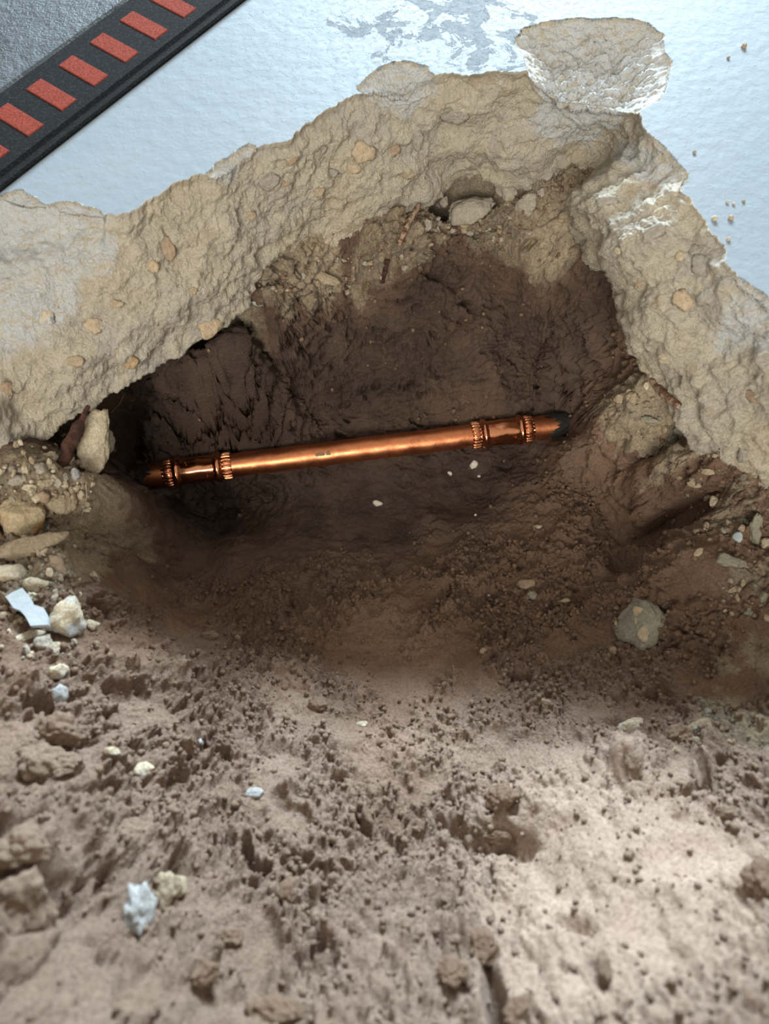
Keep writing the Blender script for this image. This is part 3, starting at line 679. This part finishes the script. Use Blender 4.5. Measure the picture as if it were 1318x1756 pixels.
R('stone', 246, 1326, 36, 32, M_HALF, 'white crusted lump beside a dark hole in the left foreground', sink=.3)
R('stone', 190, 1288, 34, 14, M_HALF, 'small whitish crust up-left of the crusted lump', sink=.4)
R('stone', 436, 1361, 32, 20, M_WHITE, 'small white crumbly lump on the lit soil, lower left of centre', lum=.15, sink=.35)
R('stone', 344, 1272, 13, 12, M_FLAKE, 'tiny white paint speck on the lit soil', cuts=6, thick=.4, cat='paint chip')
R('stone', 620, 1243, 22, 12, M_CREAM, 'small cream spot of stone at the top of the lit soil, centre', sink=.45)
R('stone', 236, 1556, 56, 88, M_WHITE, 'bright white limestone lump in the blurred left foreground', sink=.42, sub=4, cuts=6, lum=.25, rough=.3)
R('stone', 286, 1532, 78, 66, M_DUN, 'yellowish-tan stone joined to the bright white lump', sink=.47, sub=4, lum=.2, rough=.3)
R('clay_spike', 1195, 1330, 18, 52, M_CLOD, 'upright pale spike of clay on the right ridge', cat='clay', sink=.3, cpale=.9, lum=.2)
# white flecks in the mud
for (u, v, w, h, l) in ((812, 797, 13, 17, 'upright white flake in the dark mud under the right coupling'), (771, 812, 9, 8, 'tiny triangular white flake left of the upright one'),
                        (647, 864, 18, 11, 'largest white flake on the dark mud, below the pipe middle'), (821, 817, 6, 5, 'white speck below the upright flake'), (815, 884, 5, 6, 'white speck near the front edge of the mud')):
    R('white_flake', u, v, w, h, M_CHIP, l, cat='flake', cuts=6, thick=.35, sink=.1, on='soil', sub=2, rot=-.4)
# big paint chip
def plate(name, poly, z0, thick, mat, label, cat, base=None, nrm=None, bend=0.0):
    """flat broken plate from an outline, given real thickness"""
    import bmesh
    bm = bmesh.new(); vs = [bm.verts.new(p) for p in poly]; f = bm.faces.new(vs)
    ex = bmesh.ops.extrude_face_region(bm, geom=[f])
    for v in [x for x in ex['geom'] if isinstance(x, bmesh.types.BMVert)]: v.co += nrm * thick
    bmesh.ops.recalc_face_normals(bm, faces=bm.faces[:])
    me = bpy.data.meshes.new(name); bm.to_mesh(me); bm.free(); me.materials.append(mat)
    o = bpy.data.objects.new(name, me); COL.objects.link(o)
    if label: tag(o, label, cat)
    return o
outl = [(9, 1023), (20, 1016), (38, 1008), (50, 1022), (57, 1037), (74, 1042), (82, 1056), (83, 1071), (66, 1072), (52, 1073), (44, 1058), (34, 1046), (22, 1042), (16, 1032)]
p0, n0, t0 = hit(45, 1040); top_n = (Vector((0, .25, 1))).normalized(); base_p = p0 + Vector((0, 0, .008))
pts = []
for (u, v) in outl:
    d = ray(u, v); tt_ = (base_p - CAM).dot(top_n) / d.dot(top_n); pts.append(CAM + d * tt_)
plate('paint_chip', pts, 0, .003, M_FLAKE, 'large angular bluish-white paint chip lying on the left rubble', 'paint chip', nrm=-top_n)
# clods of soil in the foreground
for (u, v, w, h, l, s) in ((868, 1378, 66, 52, 'dark jagged soil clod above the undercut, right of centre foreground', .1), (862, 1436, 70, 26, 'flat soil clod over the dark hollow right of centre', .3), (30, 1545, 130, 130, 'largest soil clod, blurred at the left border', .3), (42, 1445, 92, 78, 'rounded soil clod above the largest one at the left border', .3),
                           (62, 1315, 100, 84, 'broad crumbly clod at the left, below the bluish-white stone', .4), (112, 1322, 66, 50, 'clod with a shaded face right of the broad crumbly clod', .3), (232, 1432, 62, 56, 'pale rounded clod in the left foreground', .4),
                           (392, 1612, 46, 38, 'brown clod in the blurred foreground, left of centre', .2), (345, 1672, 60, 48, 'dark blurred clod at lower left', .2), (470, 1740, 110, 60, 'reddish-brown clod cut by the lower border', .3),
                           (832, 1630, 54, 70, 'upright brown clod in the blurred foreground, right of centre', .15), (1304, 1520, 70, 76, 'brown clod at the right border of the foreground', .2), (1250, 1396, 46, 30, 'small clod below the pale clay spike', .2), (780, 1672, 60, 52, 'rounded clod left of the upright brown clod', .3),
                           (1040, 1658, 26, 48, 'narrow pointed clod on the smooth clay mound', .2), (240, 1730, 90, 60, 'pale clod near the lower left border', .4), (900, 1740, 80, 60, 'clod beside the dark crack at the lower border', .3), (545, 1210, 36, 22, 'small crumbly clod at the top of the lit soil', .3),
                           (360, 1092, 34, 22, 'crumb cluster on the left rim of the pit', .3), (100, 1250, 80, 60, 'crumbly clod below the bluish-white stone', .4), (1160, 1265, 60, 40, 'crumbly clod on the right shoulder', .45), (495, 1528, 40, 46, 'grey-brown clod in the left centre foreground', .3), (1085, 1308, 30, 34, 'pointed clod topping the smooth clay mound', .3)):
    R('soil_clod', u, v, w, h, M_CLOD, l, cat='soil clod', sink=s, sub=4 if w > 40 else 3, lum=.32, rough=.09, angular=.6, cuts=14, on='soil', cpale=.15 if 'brown' in l or 'dark' in l else .65 if v > 1290 else .3)  # cpale carries the painted daylight tone over to the clods
# pebbles and grit on the painted floor at the right
for (u, v, w, l, m) in ((1224, 376, 11, 'cream crumb nearest the broken edge on the painted floor', M_CREAM), (1246, 347, 6, 'first of the small crumbs above the cream pair on the floor', M_CREAM), (1257, 350, 6, 'small crumb beside a dark speck on the painted floor', M_CREAM), (1252, 375, 10, 'tan crumb right of the cream one on the painted floor', M_TAN),
                        (1248, 411, 8, 'lowest cream crumb on the painted floor', M_CREAM), (1274, 346, 6, 'dark speck of dirt on the painted floor near the crumbs', M_BROWN), (1274, 81, 10, 'dark flat dirt speck at the upper right of the painted floor', M_BROWN), (1248, 100, 6, 'small dark speck below the upper right flat one', M_BROWN), (1190, 262, 7, 'small grey crumb near the slab notch', M_GREY)):
    R('crumb', u, v, w, w * .9, m, l, cat='crumb', sink=.15, sub=2, on='floor')
# aggregate set into the broken face: parts of the floor
for (u, v, w, h, m, r) in ((287, 424, 28, 46, M_BROWN, .2), (262, 458, 22, 22, M_TAN, .5), (224, 618, 28, 34, M_ORANGE, .1), (160, 560, 34, 30, M_TAN, 0), (622, 258, 44, 38, M_TAN, .2), (672, 258, 32, 22, M_BROWN, 0), (716, 236, 22, 44, M_SLATE, .1),
                           (360, 560, 46, 34, M_TAN, .5), (500, 276, 24, 14, M_BROWN, .2), (462, 312, 40, 30, M_SLATE, .3), (486, 314, 20, 14, M_BROWN, .4), (572, 296, 20, 16, M_SLATE, .3), (606, 290, 26, 16, M_TAN, 0), (78, 540, 28, 44, M_HALF, .4), (60, 805, 60, 22, M_TAN, .5),
                           (95, 765, 60, 16, M_TAN, .9), (1190, 430, 20, 22, M_SLATE, 0), (1165, 440, 14, 18, M_TAN, .2), (1200, 455, 30, 40, M_SLATE, .4), (1095, 485, 12, 16, M_BROWN, .2), (1170, 515, 36, 40, M_TAN, .2), (1290, 680, 34, 22, M_BROWN, .2), (1210, 625, 10, 22, M_SLATE, 0),
                           (1136, 612, 16, 10, M_TAN, .2), (780, 200, 50, 26, M_SLATE, -.1), (430, 370, 18, 16, M_DUN, 0), (330, 500, 22, 14, M_DUN, .4), (130, 620, 30, 22, M_DUN, 0), (1040, 345, 40, 18, M_SLATE, .1), (1120, 400, 46, 26, M_SLATE, .5), (12, 665, 24, 30, M_BROWN, .3),
                           (545, 330, 26, 18, M_DUN, .4), (700, 300, 22, 16, M_DUN, .2), (1060, 430, 22, 14, M_CREAM, 0), (1275, 780, 22, 30, M_SLATE, .2), (200, 520, 26, 16, M_DUN, .3)):
    o = R('aggregate_stone', u, v, w, h, m, '', rot=r, thick=.34, sink=.40, cuts=5, on='floor', sub=3, rough=.22)
    for q in ('label', 'category'):
        if q in o: del o[q]
    o.parent = floor

# fine gravel between the bigger stones, uncountable
rg_ = np.random.default_rng(5); gshape = [rock_shape(950 + i, 2, 6, 2.0, .30)[0] for i in range(8)]
def gravel(regs, mat, n, smin, smax):
    VV, FF, b = [], [], 0
    for k_ in range(n):
        u0, v0, u1, v1 = regs[rg_.integers(len(regs))]
        u = rg_.uniform(u0, u1); v = rg_.uniform(v0, v1); p, nn, t = hit(u, v)
        q_, _, t2 = hit(u, v, 'soil')
        if (q_ - p).length > .002: continue
        mpp = (p - CAM).dot(Vector((0, ST, -CT))) / F; r = mpp * (smin + (smax - smin) * rg_.random() ** 2.5) / 2
        a = rg_.random() * 6.28; c, s_ = math.cos(a), math.sin(a); q = gshape[rg_.integers(8)] * r * rg_.uniform(.45, 1.15, 3)
        q = np.stack([q[:, 0] * c - q[:, 1] * s_, q[:, 0] * s_ + q[:, 1] * c, q[:, 2]], -1) + np.array((p + nn * r * .35)[:])
        VV.append(q); FF.append(ICO[2][1] + b); b += len(q)
    o = mesh_np('gravel', np.concatenate(VV), np.concatenate(FF), mat, soil, smooth=False); o['kind'] = 'stuff'
RL = [(0, 800, 150, 880), (20, 760, 160, 850), (0, 900, 130, 1000), (30, 980, 170, 1110), (0, 1040, 130, 1160)]
RB_ = [(740, 345, 960, 400), (720, 370, 860, 420), (500, 440, 720, 480), (440, 480, 600, 500)]
RR = [(1070, 670, 1180, 760), (1150, 760, 1280, 900), (1180, 850, 1318, 1010), (1230, 1000, 1318, 1060), (1140, 1220, 1318, 1290)]
gravel(RL, M_CREAM, 110, 4, 24); gravel(RL, M_DUN, 90, 3, 18); gravel(RL, M_GREY, 90, 4, 20); gravel(RB_, M_GREY, 80, 3, 16); gravel(RB_, M_DUN, 80, 3, 14)
gravel(RR, M_DUN, 110, 3, 18); gravel(RR, M_GREEN, 70, 3, 20)
# ------------------------------------------------------------------ copper pipe with two press couplings
A0 = Vector(unp(np.array([236., 818.]), -.249).tolist()); B0 = Vector(unp(np.array([975., 727.]), -.252).tolist())
pipe_root = empty('copper_pipe', A0); tag(pipe_root, 'copper water pipe with two press couplings across the pit bottom', 'pipe')
AX = (B0 - A0); LEN = AX.length; AX.normalize()
def ax_at(u, v):   # distance along the pipe of the axis point nearest a picture place
    best = 0; bd = 1e9
    for i in range(0, 2001):
        q = A0 + AX * LEN * i / 2000; c = q - CAM; zc = -(c.y * ST - c.z * CT)*-1
        depth = c.y * ST - c.z * CT; uu = W / 2 + F * c.x / depth; vv = H / 2 - F * (c.y * CT + c.z * ST) / depth
        d = (uu - u) ** 2 + (vv - v) ** 2
        if d < bd: bd = d; best = LEN * i / 2000
    return best
qx = AX.to_track_quat('X', 'Z')
def lathe(name, prof, mat, parent, seg=64, mod=None, attrs=None):
    """surface of revolution about the pipe axis: prof = [(distance, radius)]; local x is the axis"""
    prof = np.array(prof); n = len(prof); a = np.linspace(0, 2 * PI, seg, endpoint=False)
    r = prof[:, 1][:, None] * np.ones(seg)
    if mod: r = r + mod(prof[:, 0][:, None], a[None])
    V = np.stack([prof[:, 0][:, None] + 0 * r, r * np.cos(a), r * np.sin(a)], -1)
    o = mesh_np(name, V.reshape(-1, 3), grid_faces(n, seg, True), mat, None)
    if parent is pipe_root:
        o.parent = parent; o.rotation_mode = 'QUATERNION'; o.rotation_quaternion = qx
    else: o.parent = parent
    return o
RP = .0112
xs = np.linspace(.0, LEN, 160)
def dent(x, a): return .00018 * np.sin(x * 90 + 2 * np.sin(x * 40)) * np.cos(a - 1) + .00010 * np.sin(x * 260 + a * 2)
lathe('pipe_tube', [(x, RP) for x in xs], M_COPPER, pipe_root, 72, dent)
def coupling(u0, u1, v, flip):
    x0 = ax_at(u0, v[0]); x1 = ax_at(u1, v[1]); L = x1 - x0
    def X_(t): return x0 + t * L
    body = [(.155, RP + .0010), (.16, RP + .0012), (.30, RP + .0014), (.5, RP + .0016), (.7, RP + .0014), (.84, RP + .0012), (.845, RP + .001)]
    def bm_(x, a): return .00022 * np.sin((x - x0) * 330) * np.cos(a * 2 + 1) + .00015 * np.cos(a * 6) 
    pr = [(X_(t), np.interp(t, [b[0] for b in body], [b[1] for b in body])) for t in np.linspace(.155, .845, 50)]
    c = lathe('coupling', pr, M_COPPERP, pipe_root, 72, bm_)
    for s, e in ((.145, .27), (.73, .855)):
        tt = np.linspace(0, 1, 22)
        lathe('bead_ring', [(X_(s + (e - s) * t), RP + .0012 + .0026 * math.sin(PI * t) ** 1.1) for t in tt], M_COPPERP, c, 72, lambda x, a: .00018 * np.sin(a * 5 + flip))
    for s, e, oi in ((.0, .15, 0), (.85, 1.0, 1)):
        prf = [(X_(s), RP - .0003)] + [(X_(s + (e - s) * t), RP + .0011 + .0006 * math.sin(PI * t)) for t in np.linspace(.02, .98, 14)] + [(X_(e), RP - .0003)]
        def teeth(x, a, s=s, e=e):
            m = ((x - X_(s)) / (X_(e) - X_(s))); win = np.clip(np.minimum(m - .06, .94 - m) * 14, 0, 1)
            return win * .00062 * np.clip(np.sin(a * 22) * 2.5, -1, 1)
        lathe('crimp_collar', prf, M_COPPERP, c, 360, teeth)
    return c, x0, x1
c1, l0, l1 = coupling(281, 399, (811, 795), 0)
c2, r0, r1 = coupling(807, 912, (749, 736), 1)
# small raised marks stamped into the couplings
def stamp(par, txt, x, ang, size):
    cu = bpy.data.curves.new('t', 'FONT'); cu.body = txt; cu.size = size; cu.extrude = .0002; cu.align_x = 'CENTER'; cu.align_y = 'CENTER'; cu.resolution_u = 2
    tmp = bpy.data.objects.new('t', cu); COL.objects.link(tmp); dg = bpy.context.evaluated_depsgraph_get()
    me = bpy.data.meshes.new_from_object(tmp.evaluated_get(dg)); bpy.data.objects.remove(tmp)
    r = RP + .00165
    for v in me.vertices:   # wrap the letters round the body
        px_, py_, pz_ = v.co; a = ang - py_ / r
        v.co = (x + px_, (r + pz_) * math.cos(a), (r + pz_) * math.sin(a))
    me.materials.append(M_COPPERP); o = bpy.data.objects.new('stamped_mark', me); COL.objects.link(o); o.parent = par
# angle facing the camera in the lathe's local frame
midp = A0 + AX * LEN * .5; loc = qx.inverted() @ (CAM - midp); ANG = math.atan2(loc.z, loc.y)
upl = qx.inverted() @ Vector((0, CT, ST)); sgn = 1 if (math.cos(ANG + .5) * upl.y + math.sin(ANG + .5) * upl.z) > (math.cos(ANG - .5) * upl.y + math.sin(ANG - .5) * upl.z) else -1
def st(par, txt, x, up, size): stamp(par, txt, x, ANG + sgn * up, size)
st(c2, 'N', r0 + (r1 - r0) * .66, -.55, .004)
st(c2, 'E', r0 + (r1 - r0) * .34, .55, .004)
st(c1, '2', l0 + (l1 - l0) * .36, .55, .004)
st(c1, 'S', l0 + (l1 - l0) * .64, -.60, .0032)
# tarnish spot on the tube
xq = ax_at(553, 771)
rng = random.Random(4)
vs, fs = [], []
for i in range(22):
    u0 = xq + rng.uniform(-.006, .006); a0 = ANG + sgn * (.08 + rng.uniform(-.16, .16)); rr = rng.uniform(.0006, .0013); b = len(vs)
    vs.append((u0, (RP + .00045) * math.cos(a0), (RP + .00045) * math.sin(a0)))
    for j in range(7):
        t = j / 7 * 2 * PI; q = rr * rng.uniform(.6, 1.2); a = a0 + q * math.sin(t) / RP
        vs.append((u0 + q * 1.4 * math.cos(t), (RP + .00038) * math.cos(a), (RP + .00038) * math.sin(a)))
    for j in range(7): fs.append((b, b + 1 + j, b + 1 + (j + 1) % 7))
o = mesh_np('tarnish_spot', np.array(vs), np.array(fs), M_TARN, pipe_root); o.rotation_mode = 'QUATERNION'; o.rotation_quaternion = qx
o['label'] = 'dull grey-brown tarnish on the tube'
# black mud with ragged edges over both ends
def coat(x0, x1, jag, rr=.0009):
    seg = 64; a = np.linspace(0, 2 * PI, seg, endpoint=False)
    rg = np.random.default_rng(int(abs(jag) * 1e4) + 3); off = rg.uniform(-1, 1, seg) * .0035 * np.sign(jag) + .0045 * np.sin(a * 3 + jag * 100)
    rows = 14; V = []
    for i in range(rows):
        t = i / (rows - 1); x = x0 + off * 1.0 + (x1 - x0 - off) * t
        r = RP + rr * (1 if i else .1) + .0006 * np.sin(a * 7 + i)
        V.append(np.stack([x, r * np.cos(a), r * np.sin(a)], -1))
    o = mesh_np('mud_coating', np.array(V).reshape(-1, 3), grid_faces(rows, seg, True), M_BLACK, pipe_root); o.rotation_mode = 'QUATERNION'; o.rotation_quaternion = qx
    o['label'] = 'black mud clinging to the pipe end'
coat(ax_at(944, 731), LEN + .006, .02, .0012)
coat(ax_at(256, 815), -.006, -.03)

# ------------------------------------------------------------------ rusty steel
def bar(name, pts, r, mat, label, cat='rusty steel', ribs=True, jag=.12, seed=0, cap=True):
    P_ = [Vector(p) for p in pts]; n = 70; seg = 20; L = [0]
    for a, b in zip(P_[:-1], P_[1:]): L.append(L[-1] + (b - a).length)
    V = []
    rg = np.random.default_rng(seed)
    for i in range(n):
        s = L[-1] * i / (n - 1); q = [np.interp(s, L, [p[j] for p in P_]) for j in range(3)]; q = Vector(q)
        s2 = min(L[-1], s + .002); s1 = max(0, s - .002)
        d = Vector([np.interp(s2, L, [p[j] for p in P_]) - np.interp(s1, L, [p[j] for p in P_]) for j in range(3)]).normalized()
        x = d.orthogonal().normalized(); y = d.cross(x)
        for j in range(seg):
            a = 2 * PI * j / seg
            rr = r(i / (n - 1)) if callable(r) else r
            if ribs: rr *= 1 + .16 * math.sin(i * .31 + 2 * math.sin(i * .17)) * math.cos(a + i * .05)
            rr *= 1 + jag * float(rg.uniform(-1, 1)) * .5 + jag * .35 * math.sin(i * .37 + a * 2)
            if i in (0, n - 1): rr *= .55
            V.append(q + (x * math.cos(a) + y * math.sin(a)) * rr)
    f = grid_faces(n, seg, True)
    o = mesh_np(name, np.array([v[:] for v in V]), f, mat)
    import bmesh
    bm = bmesh.new(); bm.from_mesh(o.data); bm.verts.ensure_lookup_table()
    bm.faces.new([bm.verts[j] for j in range(seg)]); bm.faces.new([bm.verts[(n - 1) * seg + j] for j in range(seg)][::-1]); bm.to_mesh(o.data); bm.free()
    tag(o, label, cat); return o
def up_(u, v, z): return unp(np.array([u, v], float), z).tolist()
def over(u, v, h):
    p, n, t = hit(u, v, 'soil'); return (p + (CAM - p).normalized() * h)[:]
bar('reinforcing_bar', [up_(152, 695, -.100), up_(136, 728, -.104), up_(116, 772, -.108), up_(100, 815, -.112), up_(80, 858, -.118)], lambda t: float(np.interp(t, [0, .16, .24, .6, 1], [.0016, .0020, .0050, .0044, .0032])), M_RUST, 'dark rusty bar slanting down from under the left slab edge', jag=.16)
bar('wire_stub', [over(718, 352, .012), over(706, 372, .010), over(694, 396, .006), over(684, 420, .001)], .0022, M_RUSTD, 'dusty rusty wire hanging from the slab at the back', ribs=False, jag=.2)
bar('wire_stub', [over(664, 446, .001), over(660, 464, .003), over(655, 484, .002)], .0021, M_RUST, 'short rusty wire end stuck in the back wall below the hanging one', ribs=False, jag=.15)
def onf(u, v, h):
    p, n, t = hit(u, v, 'any'); return (p + (CAM - p).normalized() * h)[:]
bar('bent_bar_stub', [onf(1112, 640, -.001), onf(1124, 660, .004), onf(1138, 676, .005), onf(1163, 697, .004)], .0030, M_RUSTD, 'bent rusty bar stub against the right slab edge', ribs=False, jag=.08)
# fine roots
def root(pts, label):
    bar('root_fibre', pts, .00028, M_CREAM, label, cat='root', ribs=False, jag=.0)
root([over(212, 678, .003), over(204, 694, .004), over(190, 708, .002)], 'fine pale root curling under the left slab edge')
root([over(147, 830, .002), over(149, 852, .003), over(144, 874, .002), over(140, 884, .001)], 'fine pale root hanging on the rim left of the pit')

# ------------------------------------------------------------------ mat on the painted floor
mat_root = empty('doormat'); mz = .006
def mp(u, v, z=mz): return Vector(unp(np.array([u, v], float), z).tolist())
O1, O2 = mp(0, 297), mp(385, 0)          # outer lower edge of the black border
e1 = (O2 - O1).normalized(); e2 = Vector((-e1.y, e1.x, 0))
I1 = mp(0, 152)
bw = (I1 - O1).dot(e2)                   # border width
mat_root.location = (O1.x, O1.y, 0); tag(mat_root, 'grey doormat with a black border and red blocks, upper left corner', 'doormat')
def mpt(s, w, z): return O1 + e1 * s + e2 * w + Vector((0, 0, z - mz))
def slab_box(name, s0, s1, w0, w1, z0, z1, mat, bev=.0006, ns=2, nw=2, noise=0.0):
    import bmesh
    bm = bmesh.new(); b = bev
    rings = [(0, z0), (0, z1 - b), (b, z1)]
    prev = None; loops = []
    for ins_, z in rings:
        loops.append([bm.verts.new(mpt(s, w, z) - mat_root.location) for s, w in ((s0 + ins_, w0 + ins_), (s1 - ins_, w0 + ins_), (s1 - ins_, w1 - ins_), (s0 + ins_, w1 - ins_))])
    for a, c in zip(loops[:-1], loops[1:]):
        for i in range(4): bm.faces.new((a[i], a[(i + 1) % 4], c[(i + 1) % 4], c[i]))
    bm.faces.new(loops[-1]); bm.faces.new(loops[0][::-1])
    me = bpy.data.meshes.new(name); bm.to_mesh(me); bm.free(); me.materials.append(mat)
    o = bpy.data.objects.new(name, me); COL.objects.link(o); o.parent = mat_root; return o
slab_box('black_border', -.30, .9, 0, bw, .0, .0050, M_MATB, .0025)
slab_box('rim', -.30, .9, -.006, .004, .0, .0030, M_MATB, .0012)
slab_box('grey_pile', -.30, .9, bw - .002, bw + .55, .0, .0060, M_MATG, .002)
# red blocks: corners of each block measured on its own
RB = [((203, 32), (230, 14), (287, 50), (264, 68)), ((150, 70), (177, 54), (240, 86), (215, 105)), ((96, 112), (124, 93), (190, 125), (163, 145)), ((38, 156), (66, 134), (138, 165), (110, 187))]
s_list = []; w_lo = []; w_hi = []
for q in RB:
    s = [(mp(*c) - O1).dot(e1) for c in q]; w = [(mp(*c) - O1).dot(e2) for c in q]
    s_list.append((min(sorted(s)[:2]) + max(sorted(s)[:2])) / 2); w_lo.append((w[2] + w[3]) / 2); w_hi.append((w[0] + w[1]) / 2)
    print('REDBLOCK', [round(x, 4) for x in s], [round(x, 4) for x in w])
s_arr = np.sort(np.array([sum((mp(*c) - O1).dot(e1) for c in q) / 4 for q in RB])); pitch = float(np.mean(np.diff(s_arr)))
wl, wh = float(np.mean(w_lo)), float(np.mean(w_hi)); print('MAT', bw, pitch, wl, wh, s_arr)
for i in range(-6, 9):
    s = float(s_arr[0]) + i * pitch
    slab_box('red_block', s - pitch * .235, s + pitch * .235, wl, wh, .002, .0056, M_MATR, .0008)

# ------------------------------------------------------------------ loose crumbs of soil, countless
rng = np.random.default_rng(12)
V1, F1 = ICO[1]
shapes = []
for i in range(10):
    q, _ = rock_shape(900 + i, 1, 8, 1.0, .25); shapes.append(q)
nx, ny = len(gx), len(gy)
i0, i1 = np.searchsorted(gx, [-.33, .33]); j0, j1 = np.searchsorted(gy, [-.13, .5])
want = 22000; VV = []; FF = []; PL = []; base = 0; cnt = 0
ii = rng.integers(i0, i1, want * 3); jj = rng.integers(j0, j1, want * 3)
pr = (rough[jj, ii] * .9 + .06) * (1 - wet[jj, ii]) ** 2
keep = rng.random(want * 3) < pr
ii = ii[keep][:want]; jj = jj[keep][:want]
for i, j in zip(ii, jj):
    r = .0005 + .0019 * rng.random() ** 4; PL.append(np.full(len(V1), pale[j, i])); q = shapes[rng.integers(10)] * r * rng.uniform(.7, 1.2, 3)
    a = rng.random() * 6.28; c, s = math.cos(a), math.sin(a)
    q = np.stack([q[:, 0] * c - q[:, 1] * s, q[:, 0] * s + q[:, 1] * c, q[:, 2]], -1)
    VV.append(q + PS[j, i] + N[j, i] * r * .4); FF.append(F1 + base); base += len(V1)
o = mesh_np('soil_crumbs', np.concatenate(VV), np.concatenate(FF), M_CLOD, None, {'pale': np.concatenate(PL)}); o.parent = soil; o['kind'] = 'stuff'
